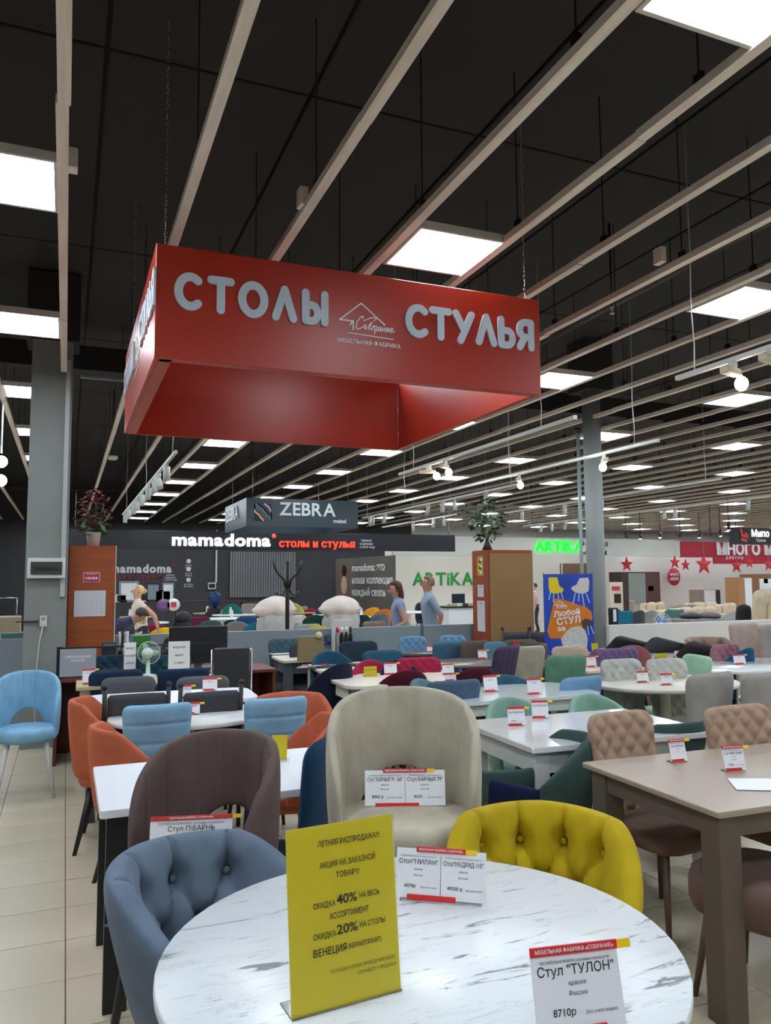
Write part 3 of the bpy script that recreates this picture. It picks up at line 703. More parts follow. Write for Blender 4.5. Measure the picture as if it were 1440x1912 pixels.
# back wall of that shop: dark wall with words, shutter, angled panel
D2 = 24.0
def quad_wall(name, pa, pb, zlo, zhi, mat, th=.06, label=None, cat=None):
    a, b = Vector((pa[0], pa[1])), Vector((pb[0], pb[1])); d = b - a; t = math.atan2(d.y, d.x)
    r = thing(name, label, cat, (a.x, a.y, 0), t)
    G().box((d.length / 2, th / 2, (zlo + zhi) / 2), (d.length, th, zhi - zlo), ch=.004).out('board', mat, r)
    return r
def pl2(px, Y): q = P(px, 1088, Y=Y); return (q.x, q.y)
wm = quad_wall('display_wall', pl2(60, D2), pl2(627, D2), 0, 3.0, WD, label='dark grey shop wall with pale and red words behind the cabinet', cat='wall')
ox = pl2(60, D2)[0]
def on(t, px, py, Y, oxx, dy=-.01): q = P(px, py, Y=Y); return Vector((q.x - oxx, dy, q.z))
letters(wm, 'mamadoma', .42, M('letter_dim', (205, 205, 205), .6), on(wm, 206, 1069, D2, ox), (P(322, 1069, Y=D2).x - P(206, 1069, Y=D2).x), depth=.03, bold=.045)
letters(wm, 'столы и стулья', .25, M('letter_dimred', (150, 40, 44), .6), on(wm, 200, 1081, D2, ox), (P(302, 1069, Y=D2).x - P(200, 1069, Y=D2).x), depth=.02, bold=.01)
G().lathe([(0, 0), (.05, 0), (.05, .02), (0, .02)], 12).out('red_dot', M('letter_dimred'), wm, on(wm, 323, 1055, D2, ox), (pi / 2, 0, 0))
text_on(wm, 'фабрика\nоснована\nв 2010 году', .07, WPRINT, on(wm, 307, 1075, D2, ox), align='LEFT')
for py, s_ in ((1051, 'белый\nкаркас'), (1066, 'быстро\nсборка'), (1086, 'доставка\nдо двери')):
    G().lathe([(0, 0), (.07, 0), (.07, .01), (0, .01)], 12).out('icon', WPRINT, wm, on(wm, 352, py - 3, D2, ox), (pi / 2, 0, 0))
    text_on(wm, s_, .06, WPRINT, on(wm, 352, py + 6, D2, ox))
sh = thing('roller_shutter', 'pale grey ribbed metal sheet on the dark shop wall', 'shutter', (pl2(428, D2)[0], D2 - .06, 0))
zt_, zb_ = P(430, 1030, Y=D2).z, P(430, 1116, Y=D2).z; ww = pl2(551, D2)[0] - pl2(428, D2)[0]
RIB = M('rib_grey', (120, 122, 126), .5, .2)
for i in range(26): G().box((ww * (i + .5) / 26, -.01, (zt_ + zb_) / 2), (ww / 26 - .015, .03, zt_ - zb_), ch=.006).out('rib', RIB, sh)
G().box((ww / 2, .02, (zt_ + zb_) / 2), (ww, .02, zt_ - zb_)).out('backing', WD, sh)
ap = quad_wall('display_wall', pl2(620, 25.5), pl2(736, 21.2), 0, 2.33, M('taupe_panel', (92, 88, 82), .7), label='angled taupe wall panel with white words and a portrait print', cat='wall')
v = (Vector(pl2(736, 21.2)) - Vector(pl2(620, 25.5))); LL = v.length
for s_, z_ in (('mamadoma: это', 2.0), ('новая коллекция', 1.6), ('каждый сезон', 1.22)): text_on(ap, s_, .33, WPRINT, (LL * .36, -.012, z_ - .1), align='LEFT', bold=.02)
G().box((LL * .22, -.008, 1.62), (.75, .01, 1.05)).out('portrait_print', M('print_brown', (120, 84, 66), .6), ap)
G().ell((LL * .22 + .05, -.012, 1.92), (.2, .006, .2)).out('print_hair', BLACK, ap); G().ell((LL * .22 + .02, -.014, 1.45), (.22, .006, .3)).out('print_dress', M('print_cream', (190, 170, 140), .6), ap)

# light shop with green letters
GREEN = M('letter_green', (24, 150, 60), .5); GLOWG = M('glow_green', (30, 255, 60), .5, emit=1.2)
aw = quad_wall('display_wall', pl2(720, 26), pl2(1130, 26), 0, 3.2, M('shop_white', (222, 216, 206), .8), label='white shop wall with flat green letters behind the strolling couple', cat='wall')
ox2 = pl2(720, 26)[0]
letters(aw, 'ARTiKA', .5, GREEN, on(aw, 770, 1093, 26, ox2), P(886, 1093, Y=26).x - P(770, 1093, Y=26).x, depth=.03, bold=.02)
ff = thing('shop_fascia', 'white sign board with glowing green letters behind the slim pillar', 'sign', (0, 24, 0))
xa, xb = P(735, 1020, Y=24).x, P(1270, 1020, Y=24).x
G().box(((xa + xb) / 2, .1, 2.76), (xb - xa, .2, .66), ch=.004).out('board', M('fascia_white', (212, 214, 210), .7), ff)
letters(ff, 'ARTiKA', .42, GLOWG, P(998, 1029, Y=24) - Vector((0, 24.06, 0)), P(1090, 1029, Y=24).x - P(998, 1029, Y=24).x, depth=.08, bold=.03)
text_on(ff, 'фабрика\nмебели', .3, INK, P(1110, 1020, Y=24) - Vector((0, 24.03, 0)), bold=.01)
fr2 = thing('shop_fascia', 'crimson sign board with white block letters at the right', 'sign', (0, 24, 0))
CRIM = M('crimson', (176, 30, 56), .55)
xa, xb = P(1271, 1020, Y=24).x, P(1560, 1020, Y=24).x
G().box(((xa + xb) / 2, .05, 2.72), (xb - xa, .1, .62), ch=.004).out('board', CRIM, fr2)
xa2 = P(1328, 1020, Y=24).x; G().box(((xa2 + xb) / 2, -.1, 2.3), (xb - xa2, .1, .3), ch=.004).out('lower_board', CRIM, fr2)
letters(fr2, 'МНОГО МЕБЕЛИ', .46, WPRINT, P(1338, 1035, Y=24) - Vector((0, 24.03, 0)), 5.2, depth=.05, bold=.04)
text_on(fr2, 'Д И В А Н Ы', .16, WPRINT, P(1370, 1044, Y=23.9) - Vector((0, 24.0, 0)) - Vector((0, .06, 0)), bold=.02)
bs = P(1371, 1016, Y=19)
hb = thing('hanging_sign', 'black hanging sign with red chair emblem at the right edge', 'sign', (bs.x, 19, bs.z))
G().box((1.3, .1, .27), (2.6, .2, .54), ch=.004).out('board', M('fascia_black'), hb)
text_on(hb, 'Мипо', .3, GLOWW, (.75, -.01, .26), bold=.03, align='LEFT'); text_on(hb, 'Салон', .14, WPRINT, (.95, -.01, .09), bold=.02, align='LEFT')
g = G(); strokes(g, [[(.0, .3), (.06, .1), (.26, .06)], [(.02, -.02), (.22, -.06)], [(.2, .16), (.26, .12)]], .045, .01); g.out('chair_emblem', M('emblem_red', (205, 70, 60), .5), hb, (.3, -.01, .18))
for a in (.2, 2.3): G().cyl((a, .1, .54), (a, .1, 4.785 - bs.z), .008, n=6).out('hanging_cable', CHROME, hb)

# =================================================================== FURNITURE
def v2(px, py, z): q = P(px, py, z=z); return (q.x, q.y)
GLOSSW = M('gloss_white', (224, 228, 228), .12, coat=.5)
MATTW = M('matt_white', (228, 232, 238), .35)
CREAM = M('cream_paint', (212, 208, 194), .45)
MARB = marble('white_marble', (218, 222, 225), (108, 112, 118), 3.6, .28)
MARB2 = marble('pale_marble', (216, 218, 216), (170, 172, 172), 1.6, .3)
TAUPE = M('taupe_top', (160, 144, 128), .38, noise=.03, nscale=30, bump=.1, bscale=150)
TAUPEL = M('taupe_legs', (92, 82, 70), .5)
GREYT = M('grey_wood_top', (104, 98, 92), .3)
BEECH = wood('beech', (206, 188, 150), (190, 170, 130), 2, .5, 'X')
LEGGREY = M('grey_leg', (74, 80, 86), .5)
OAKLEG = wood('oak_leg', (110, 92, 70), (84, 68, 50), 2, .5, 'Z')
LEATHER = M('black_leather', (48, 48, 52), .5, bump=.2, bscale=120)
CHARC = M('charcoal_leather', (68, 70, 76), .5, bump=.2, bscale=120)
# velvets
SLATEB = (92, 106, 122); YEL = (172, 148, 10); BRN = (92, 78, 74); BEI = (172, 164, 146); ORG = (182, 96, 66)
LBL = (126, 172, 200); NAVY = (22, 58, 88); DTEAL = (30, 62, 82); MINT = (128, 164, 148); DGRN = (56, 78, 74); QBE = (164, 136, 116)
PUR = (74, 62, 90); MAR = (74, 16, 34); CRI = (150, 30, 62); LGR = (178, 178, 172); GRY = (150, 146, 142); TEAL = (52, 84, 102)
SGRN = (92, 132, 108); PQB = (98, 136, 164); SAND = (178, 160, 140)

# ---- the foreground
rt = table_round('round white marble-look table in the foreground with the yellow sale sheet', .785, 1.725, .595, .585, .755, MARB, WHITEM, group=None)
chair('tuft', SLATEB, v2(312, 1584, .84), -50, W=.40, zt=.84, seat=.50, label='slate grey velvet tub chair with deep button tufts at the marble table', group=None, name='tub_chair')
chair('tuft', YEL, v2(1010, 1513, .84), -124, W=.38, zt=.845, seat=.50, label='mustard yellow velvet tub chair with button tufts behind the marble table', group=None, legs=WHITEM, name='tub_chair')
q = v2(460, 1357, 1.05)
chair('open', BRN, (q[0], q[1]), -134, W=.53, zt=1.05, seat=.66, label='dark brown velvet half-height bar stool with a round open back', group=None, name='bar_stool', cat='bar stool')
q = v2(745, 1278, 1.19)
chair('open', BEI, q, -110, W=.55, zt=1.19, seat=.775, label='beige velvet bar stool with a round open back and price sheets', group=None, name='bar_stool', cat='bar stool', legs=BLACK)
q = v2(54, 1250, .91)
chair('open', LBL, q, -88, W=.47, zt=.91, seat=.50, label='light blue round-backed chair with white legs beside the grey pillar', group=None, legs=WHITEM, name='dining_chair')
# square white table with wide black frame legs
t = thing('dining_table', 'square white table with broad black steel legs behind the brown stool', 'table', (.70, 3.54, 0), 0)
G().prism(rrect(1.12, .76, .012), .725, .755, .003).out('tabletop', MATTW, t)
for sx in (-1, 1):
    for sy in (-1, 1):
        G().box((sx * .49, sy * .30, .36), (.085, .045, .725)).out('leg', BLACK, t)
    G().box((sx * .49, 0, .70), (.085, .56, .04)).out('leg_rail', BLACK, t)
chair('wing', ORG, v2(132, 1305, .88), -8, W=.46, zt=.88, seat=.47, label='orange velvet armchair furthest left, facing the marble-topped round table', group=None, name='dining_armchair')
chair('wing', ORG, v2(170, 1356, .86), 8, W=.44, zt=.86, seat=.47, label='orange velvet armchair nearer the square white table, seen from behind', group=None, name='dining_armchair')
chair('wing', ORG, v2(537, 1290, .87), -95, W=.46, zt=.87, seat=.47, label='orange velvet armchair showing behind the right light blue chair', group=None, name='dining_armchair')
chair('wing', ORG, v2(640, 1335, .84), 170, W=.50, zt=.84, seat=.47, label='orange velvet armchair half hidden between light blue and beige seats', group=None, name='dining_armchair')
table_round('pale marble round table between the two light blue chairs', .76, 5.2, .5, .42, .755, MARB2, WHITEM)
chair('chan_h', LBL, v2(297, 1315, .90), 92, W=.40, zt=.90, label='left light blue chair with level seams, back towards the camera', group=None)
chair('chan_h', LBL, v2(519, 1303, .90), 92, W=.40, zt=.90, label='right light blue chair with level seams, back towards the camera', group=None)
chair('plain', NAVY, v2(610, 1372, .96), 150, W=.44, zt=.96, label='deep blue high-backed chair between the brown and the beige stools', group=None, H=.75)
# taupe extension table on the right with quilted chairs
table_rect('taupe-grey rectangular table at the right edge with price cards', 3.0, 2.60, 1.62, .84, .765, radians(-2), TAUPE, TAUPEL, r=.01, apron=.085, leg=.10, th=.022)
chair('quilt', QBE, v2(1148, 1328, .93), -84, W=.44, zt=.93, seat=.47, label='beige diamond-quilted chair at the left end of the taupe table', group=None, seatrgb=(116, 92, 78), legs=OAKLEG)
chair('quilt', QBE, v2(1366, 1316, .95), -88, W=.46, zt=.95, seat=.47, label='beige diamond-quilted chair at the right end of the taupe table', group=None, seatrgb=(116, 92, 78), legs=OAKLEG)
pc = thing('pouffe', 'brown padded seat on oak legs tucked under the taupe table corner', 'stool', (*v2(1430, 1632, .46), 0), .3)
cushion(.5, .5, .16, .32, rc=.16).out('seat', velvet((104, 82, 72)), pc); add_legs(pc, .42, .42, .34, OAKLEG)
# glossy white table
table_rect('glossy white rectangular table with two price cards in the middle of the room', 2.76, 3.78, 1.16, .82, .765, radians(-2), GLOSSW, M('white_legs', (206, 212, 208), .3), r=.012, apron=.11, leg=.085, th=.03)
chair('arch', MINT, v2(938, 1298, .84), -92, W=.46, zt=.84, label='mint green chair behind the glossy white table, left one', group=None)
chair('arch', MINT, v2(1086, 1292, .84), -92, W=.46, zt=.84, label='mint green chair behind the glossy white table, right one', group=None)
chair('wing', DGRN, v2(1104, 1368, .82), 165, W=.38, zt=.82, label='dark green bucket chair beside the left quilted chair', group=None)
chair('wing', DGRN, v2(1300, 1348, .82), 95, W=.46, zt=.82, label='dark green bucket chair between the two quilted chairs', group=None)
chair('wing', DGRN, v2(955, 1440, .66), 80, W=.44, zt=.66, seat=.44, label='dark green bucket chair under the glossy white table', group=None)
chair('arch', (16, 26, 60), v2(915, 1462, .62), 20, W=.44, zt=.62, seat=.44, label='navy blue low seat on the floor between the beige stool and glossy table', group=None)
# second white table behind the mint chairs
table_rect('white table with two price cards behind the mint green chairs', 3.05, 5.15, 1.3, .7, .765, radians(-2), GLOSSW, M('white_legs'), r=.1, apron=.08, leg=.06)
chair('taper', (72, 96, 118), v2(852, 1270, .90), 92, W=.46, zt=.90, label='blue-grey chair with a middle seam behind the beige bar stool', group=None)
chair('arch', (84, 116, 128), v2(768, 1266, .86), -60, W=.44, zt=.86, label='grey-teal rounded chair peeping over the beige bar stool', group=None)
chair('arch', (48, 84, 104), v2(932, 1258, .84), -95, W=.56, zt=.84, label='teal round-backed chair behind a price card on the white table', group=None)
chair('arch', MAR, v2(768, 1252, .88), 88, W=.46, zt=.88, label='dark maroon round-backed chair in front of the cream table', group=None)
chair('arch', MAR, v2(900, 1247, .87), 92, W=.50, zt=.87, label='dark maroon round-backed chair left of the purple chair', group=None)
chair('chan_v', PUR, v2(955, 1205, .98), 120, W=.50, zt=.98, label='dark purple channelled chair standing beside the grey oval table', group=None, leans=.12)
chair('plain', BEI, v2(992, 1206, .96), 95, W=.40, zt=.96, label='cream chair just right of the dark purple chair', group=None)
chair('taper', SGRN, v2(1062, 1223, .97), 96, W=.46, zt=.97, label='sage green high-backed chair in the middle of the right-hand rows', group=None, H=.6)
chair('plain', SAND, v2(1060, 1206, .94), -90, W=.44, zt=.94, label='sand coloured chair behind the sage green one', group=None)
chair('plain', (110, 150, 184), v2(1092, 1263, .86), 98, W=.44, zt=.86, label='sky blue chair beside the cream oval table', group=None)
# oval cream table group
ov = table_round('cream oval table with two leaning price cards and grey quilted chairs', 4.52, 5.1, .62, .5, .765, CREAM, CREAM)
chair('quilt', LGR, v2(1154, 1230, .93), -92, W=.42, zt=.93, label='light grey quilted chair behind the cream oval table, left one', group=None)
chair('quilt', LGR, v2(1238, 1229, .93), -92, W=.42, zt=.93, label='light grey quilted chair behind the cream oval table, right one', group=None)
chair('plain', (150, 190, 162), v2(1308, 1223, .92), 170, W=.44, zt=.92, label='pale mint chair seen edge-on at the end of the oval table', group=None)
chair('taper', GRY, v2(1334, 1256, .98), 96, W=.46, zt=.98, label='grey high-backed chair in front of the white oval tables, left one', group=None, H=.66)
chair('taper', GRY, v2(1436, 1256, .98), 96, W=.46, zt=.98, label='grey high-backed chair at the right edge of the picture', group=None, H=.66)
chair('chan_v', (14, 72, 56), v2(1355, 1285, .84), 130, W=.40, zt=.84, label='bottle green velvet chair in front of the grey high-backed one', group=None)
table_round('white round table at the right edge behind the quilted chair', *v2(1475, 1305, .76), .35, .3, .765, BEECH, BLACK)
table_round('long white oval table behind the grey high-backed chairs', *v2(1385, 1240, .765), .98, .5, .765, GLOSSW, GLOSSW)
table_rect('white table with the yellow notice on the right', *v2(1240, 1222, .765), .8, .5, .765, 0, GLOSSW, WHITEM, r=.08)
chair('quilt', (104, 86, 124), v2(1152, 1210, .93), 92, W=.60, zt=.93, label='lilac diamond-quilted wide chair left of the grey quilted pair', group=None)
chair('arch', (146, 84, 88), v2(1183, 1205, .92), 60, W=.44, zt=.92, label='dusty red rounded chair behind the lilac quilted chair', group=None)
chair('quilt', (146, 100, 110), v2(1360, 1202, .93), 95, W=.42, zt=.93, label='dusty pink quilted chair behind the white oval table', group=None)
chair('arch', (12, 72, 104), v2(1408, 1210, .90), 100, W=.40, zt=.90, label='petrol blue rounded chair right of the dusty pink one', group=None)
chair('tuft', (138, 116, 102), v2(1312, 1190, .94), -80, W=.50, zt=.94, seat=.5, label='taupe tufted chair against the white partition', group=None)
chair('plain', (170, 152, 142), v2(1386, 1163, 1.04), -100, W=.46, zt=1.04, label='pinkish beige tall chair against the white partition, left one', group=None, H=.6)
chair('plain', (150, 140, 136), v2(1440, 1166, 1.04), -100, W=.46, zt=1.04, label='greyish tall chair against the white partition at the right edge', group=None, H=.6)
for px, py, lab in ((1163, 1195, 'black leather bench back left of the others by the white partition'), (1228, 1197, 'black leather bench back in the middle by the white partition'), (1295, 1205, 'black leather bench back nearest the dusty pink chair')):
    c = v2(px, py, .88)
    t = thing('bench_back', lab, 'bench', (c[0], c[1], 0), radians(-8))
    g = G(); g.prism([(-.34, .0), (.22, .05), (.34, .2), (.36, .28), (.2, .28), (-.3, .14)], 0, 0.02); 
    pad(.70, .30, .10, 20, 8, rc=.05, wb=1, wt=.85, curve=.0, lean=.25).out('backrest', M('black_leather'), t, (0, 0, .60), (0, radians(14), 0))
    cushion(.62, .42, .12, .34, rc=.06).out('seat', M('black_leather'), t, (0, .18, 0)); add_legs(t, .6, .42, .36, BLACK, cy=.18)

# ---- the cream table and crimson chairs
table_rect('long cream table with rounded corners behind the beige stool', 2.68, 6.35, 1.15, .95, .765, radians(-2), M('cream_top', (228, 224, 206), .25), LEGGREY, r=.13, apron=.1, leg=.08, aprmat=CREAM)
chair('arch', CRI, v2(686, 1231, .88), -95, W=.42, zt=.88, label='plain crimson round-backed chair left behind the cream table', group=None)
chair('quilt', CRI, v2(779, 1227, .90), -95, W=.44, zt=.90, label='crimson diamond-quilted chair behind the cream table', group=None)
chair('arch', (20, 26, 44), v2(736, 1231, .88), -95, W=.40, zt=.88, label='black-blue chair between the two crimson ones', group=None)
chair('arch', (18, 26, 48), v2(648, 1238, .90), 110, W=.40, zt=.90, label='midnight blue chair left of the crimson ones', group=None)
chair('arch', (26, 70, 96), v2(610, 1214, .90), -90, W=.46, zt=.90, label='petrol blue chair behind the fabric sample table', group=None)
chair('plain', (32, 48, 60), v2(667, 1197, .96), -92, W=.44, zt=.96, label='charcoal high-backed chair by the partition bottle rack', group=None)
chair('plain', (36, 76, 96), v2(712, 1214, .90), -92, W=.44, zt=.90, label='dark teal chair behind the double price card', group=None)
chair('quilt', (60, 84, 96), v2(532, 1192, .93), -92, W=.42, zt=.93, label='dark slate quilted chair by the partition left of the leaflets', group=None)
chair('plain', (52, 56, 66), v2(570, 1202, .90), -92, W=.40, zt=.90, label='dark grey chair behind the cardboard stand', group=None)
chair('quilt', PQB, v2(768, 1188, .94), -92, W=.36, zt=.94, label='pale blue quilted chair by the partition, left one', group=None)
chair('quilt', PQB, v2(842, 1186, .94), -92, W=.36, zt=.94, label='pale blue quilted chair by the partition, right one', group=None)
chair('taper', (64, 104, 126), v2(838, 1197, .94), 96, W=.38, zt=.94, label='steel blue chair in front of the right pale blue one', group=None)
chair('plain', (86, 76, 70), v2(886, 1196, .94), -92, W=.40, zt=.94, label='brown chair behind the red card stand', group=None)
chair('plain', (78, 120, 138), v2(922, 1198, .93), -92, W=.30, zt=.93, label='grey blue chair between the brown ones', group=None)
chair('plain', (84, 74, 66), v2(968, 1194, .94), -92, W=.46, zt=.94, label='brown wide chair behind the dark purple chair', group=None)
chair('wing', (80, 74, 70), v2(1014, 1200, .92), 175, W=.46, zt=.92, label='brown bucket chair next to the cream one', group=None)
chair('posts', LEATHER, v2(963, 1172, 1.0), -92, W=.42, zt=.98, label='black framed leather chair by the partition, left one', group=None)
chair('posts', LEATHER, v2(1012, 1172, 1.0), -92, W=.42, zt=.98, label='black framed leather chair by the blue banner', group=None)
table_round('dark grey oval table with cards behind the purple chair', *v2(930, 1233, .765), .9, .42, .765, GREYT, GREYT)
table_round('dark grey round table behind the crimson chairs', *v2(800, 1215, .765), .5, .35, .765, GREYT, GREYT)
table_rect('taupe table with a folded yellow notice behind the lilac chair', *v2(1110, 1215, .765), .9, .5, .765, 0, M('taupe_pale', (170, 158, 146), .3), LEGGREY, r=.05)
table_rect('white table with a price card left of the grey quilted chairs', *v2(1108, 1243, .765), .7, .7, .765, 0, M('rose_top', (214, 196, 180), .3), WHITEM, r=.05)
table_rect('small pale table with papers by the grey partition', 2.47, 8.45, .62, .62, .76, radians(-2), CREAM, LEGGREY, r=.05, apron=.12, leg=.09)
table_rect('pale table covered with fabric swatches', 2.72, 7.4, .95, .62, .76, radians(-2), CREAM, M('pale_leg', (176, 176, 164), .5), r=.05, apron=.12, leg=.09)
st = thing('stool', 'small round cream stool behind the orange armchairs', 'stool', (*v2(600, 1318, .46), 0))
G().lathe([(.0, .40), (.17, .40), (.185, .42), (.185, .45), (.17, .465), (0, .47)], 28).out('seat', M('cream_top'), st); add_legs(st, .32, .32, .4, CREAM)

# ---- dark chairs, white table and the counter at the left
table_rect('white table with the dark framed chairs around it', .74, 5.98, 1.2, .62, .765, radians(-2), MATTW, LEGGREY, r=.13, apron=.06, leg=.06)
for px, py, lab in ((257, 1284, 'black framed leather chair with ball tips behind the left light blue chair'), (396, 1280, 'black framed leather chair with ball tips behind the pale price cards')):
    chair('posts', M('black_leather'), v2(px, py, .93), 90, W=.42, zt=.92, label=lab, group=None)
chair('plain', M('charcoal_leather'), v2(240, 1263, .83), -92, W=.44, zt=.83, label='grey leather chair behind the white table, left one', group=None)
chair('plain', M('charcoal_leather'), v2(378, 1262, .83), -92, W=.44, zt=.83, label='grey leather chair behind the white table, right one', group=None)
chair('plain', (28, 50, 74), v2(218, 1251, .88), 92, W=.44, zt=.88, label='navy chair in front of the counter, left one', group=None)
chair('plain', (28, 50, 74), v2(345, 1248, .88), 92, W=.44, zt=.88, label='navy chair in front of the counter, right one', group=None)
table_rect('pale beech table behind the grey leather chairs', .78, 7.12, 1.35, .5, .755, radians(-1), BEECH, BEECH, r=.01, apron=.06, leg=.06)
CAB = wood('cabinet_wood', (164, 84, 34), (142, 68, 26), 1.5, .45, 'X')
CABR = wood('cabinet_red', (110, 52, 36), (92, 40, 28), 1.5, .45, 'Z')
ct = thing('counter', 'reddish wooden sales counter behind the left chairs', 'counter', (.93, 7.85, 0))
G().box((0, 0, .735), (2.0, .6, .03), ch=.003).out('top', CABR, ct)
for a in (-.98, 0, .98): G().box((a, 0, .36), (.03, .56, .72)).out('side_board', CABR, ct)
G().box((0, .27, .36), (1.96, .02, .72)).out('back_board', CABR, ct)
g_ = thing('counter_screen', 'clear glass screen with black posts on the counter', 'screen', (.0, 7.62, .75))
G().box((.7, 0, .13), (1.5, .008, .26)).out('glass', ACRYL, g_)
G().box((-.03, 0, .14), (.05, .05, .28)).out('post', BLACK, g_); G().box((.7, 0, .265), (1.5, .02, .015)).out('rail', BLACK, g_)
pb = thing('notice_board', 'grey printed notice leaning behind the glass screen', 'notice', (*v2(145, 1265, .76), .752), .0)
G().box((0, .0, .14), (.30, .01, .24)).out('sheet', M('notice_grey', (150, 156, 166), .6), pb); text_on(pb, 'ОФОРМЛЕНИЕ\nЗАКАЗА', .03, WPRINT, (0, -.008, .18))
tq = [('left', 225), ('right', 308)]
for s_, px in tq:
    chair('quilt', (36, 68, 84), v2(px, 1222, .93), -92, W=.48, zt=.93, label='dark teal quilted chair behind the glass screen, %s one' % s_, group=None, place='top')
# wooden cabinets
cb = thing('cabinet', 'tall orange-brown wooden cabinet with a paper sheet on its door', 'cabinet', (.26, 9.1, 0))
G().box((0, .0, 1.0), (.47, .5, 1.98)).out('body', CAB, cb)
G().box((.0, -.262, .99), (.46, .02, 1.95), ch=.003).out('door', CAB, cb)
o = G().box((.235, -.255, 1.0), (.01, .04, 1.98)).out('edge_strip', M('edge_pale', (200, 190, 176), .5), cb)
G().lathe([(0, 0), (.016, 0), (.016, .012), (0, .012)], 12).out('lock', CHROME, cb, (-.18, -.272, .82), (pi / 2, 0, 0))
sp_ = thing('paper_sheet', 'blank-looking printed table sheet taped to the cabinet door', 'paper', (.245, 8.822, 1.38))
G().box((0, 0, 0), (.31, .003, .27)).out('sheet', M('sheet_pale', (206, 210, 214), .6), sp_)
gl = G()
for i in range(1, 7): gl.box((0, -.0025, -.135 + .27 * i / 7), (.28, .001, .0015)); gl.box((-.155 + .31 * i / 7, -.0025, 0), (.0015, .001, .24))
o = gl.out('ruled_lines', M('line_grey', (160, 164, 170), .6), sp_); o['kind'] = 'stuff'
kl = thing('sticker', 'small crimson sticker', 'sticker', (.255, 8.822, 1.655)); kl['label'] = 'small crimson framed sticker on the wooden cabinet door'
G().box((0, 0, 0), (.165, .004, .105), ch=.001).out('frame', M('pale_pink', (220, 190, 196), .5), kl); G().box((0, -.003, 0), (.15, .004, .09)).out('print', M('crimson_sticker', (190, 24, 60), .4), kl)
text_on(kl, 'халва', .045, WPRINT, (0, -.0065, -.022), bold=.02); text_on(kl, 'РАССРОЧКА', .018, WPRINT, (0, -.0065, .025))
c2 = P(915, 1022, Y=8.9)
PLY = M('plywood', (150, 116, 72), .6, noise=.06, nscale=2)
cr = thing('cabinet', 'tall plywood-backed wooden cabinet with a vase of green leaves on top', 'cabinet', (c2.x + .33, 9.15, 0))
G().box((0, 0, 1.0), (.66, .44, 1.97)).out('body', CAB, cr)
G().box((0.0, -.226, 1.05), (.65, .012, 1.78)).out('back_sheet', PLY, cr); G().box((.33, -.22, 1.0), (.015, .03, 1.97)).out('edge_strip', WHITEM, cr)
G().box((-.336, 0, 1.0), (.012, .43, 1.95)).out('door', M('cab_red', (150, 70, 40), .4), cr)
for z_, h_, c_, n_ in ((1.78, .26, (190, 160, 60), 'picture'), (1.45, .16, (206, 206, 206), 'notice'), (1.12, .40, (210, 208, 214), 'notice')):
    s_ = thing('sticker', {1.78: 'small gold flower picture stuck to the side of the plywood cabinet', 1.45: 'small white notice under the gold flower picture', 1.12: 'long white notice low on the side of the plywood cabinet'}[z_], 'sticker', (c2.x - .014, 9.14, z_), -pi / 2)
    G().box((0, 0, 0), (.16 if h_ < .3 else .2, .003, h_)).out('sheet', M('stk%d' % int(z_ * 100), c_, .6), s_)
    if n_ == 'picture':
        for q_ in range(7): G().ell((.03 * cos(q_ * 2), -.004, .08 - q_ * .028), (.03, .004, .02), 8, 5).out('petal', [WPRINT, BLACK, CARDYEL][q_ % 3], s_)
    else: text_on(s_, 'ИНФО\n—\n—', .03, INK, (0, -.004, h_ / 2 - .04))

# ---- plants
def leafy(t, n, rad, cz, h, mat, size, rng, name='leaf', shape=None):
    me = G(); k = size
    me.add([(0, 0, 0), (-.35 * k, .3 * k, .05 * k), (0, .4 * k, 0), (.35 * k, .3 * k, .05 * k), (-.42 * k, .65 * k, .06 * k), (0, .7 * k, .02 * k), (.42 * k, .65 * k, .06 * k), (0, 1.1 * k, -.05 * k)],
           [(0, 1, 2), (0, 2, 3), (1, 4, 5, 2), (2, 5, 6, 3), (4, 7, 5), (5, 7, 6)], True)
    me = me.mesh(name)
    for i in range(n):
        a = rng.uniform(0, 2 * pi); u = rng.uniform(-1, 1); r = rad * sqrt(max(0, 1 - u * u)) * rng.uniform(.45, 1)
        p = Vector((r * cos(a), r * sin(a), cz + u * h))
        link(name, me, mat[i % len(mat)], t, p, (rng.uniform(-1.2, .6), rng.uniform(-.6, .6), a - pi / 2 + rng.uniform(-.6, .6)))
rng = random.Random(3)
bp_ = thing('potted_plant', 'artificial dark red and green bouquet in a white pot on the left cabinet', 'plant', (.27, 9.05, 1.995))
G().lathe([(0, 0), (.06, 0), (.075, .14), (.078, .145), (.066, .145), (.06, .12), (0, .12)], 20).out('pot', M('pot_white', (210, 208, 200), .5), bp_)
for i in range(9):
    a = i * .7; G().tube([(0, 0, .12), (.05 * cos(a), .05 * sin(a), .25), (.13 * cos(a), .13 * sin(a), .4 + .03 * (i % 3))], .004, 5).out('stem', M('stem_green', (50, 70, 40), .7), bp_)
leafy(bp_, 170, .17, .42, .2, [M('petal_wine', (96, 22, 40), .7), M('petal_red', (130, 40, 46), .7), M('petal_dark', (70, 20, 34), .7)], .045, rng, 'petal')
leafy(bp_, 45, .2, .22, .12, [M('leaf_dark', (34, 70, 42), .6), M('leaf_mid', (50, 92, 50), .6)], .07, rng)
vp = thing('potted_plant', 'leafy green artificial branch in a dark cone vase on the plywood cabinet', 'plant', (P(910, 1020, Y=9.1).x, 9.1, 1.99))
G().lathe([(0, 0), (.07, 0), (.03, .1), (.012, .16), (0, .16)], 16).out('vase', M('vase_dark', (50, 42, 40), .4), vp)
for i in range(8):
    a = i * .8; G().tube([(0, 0, .1), (.08 * cos(a), .08 * sin(a), .3), (.2 * cos(a), .2 * sin(a), .42 + .05 * (i % 4))], .004, 5).out('stem', M('stem_green'), vp)
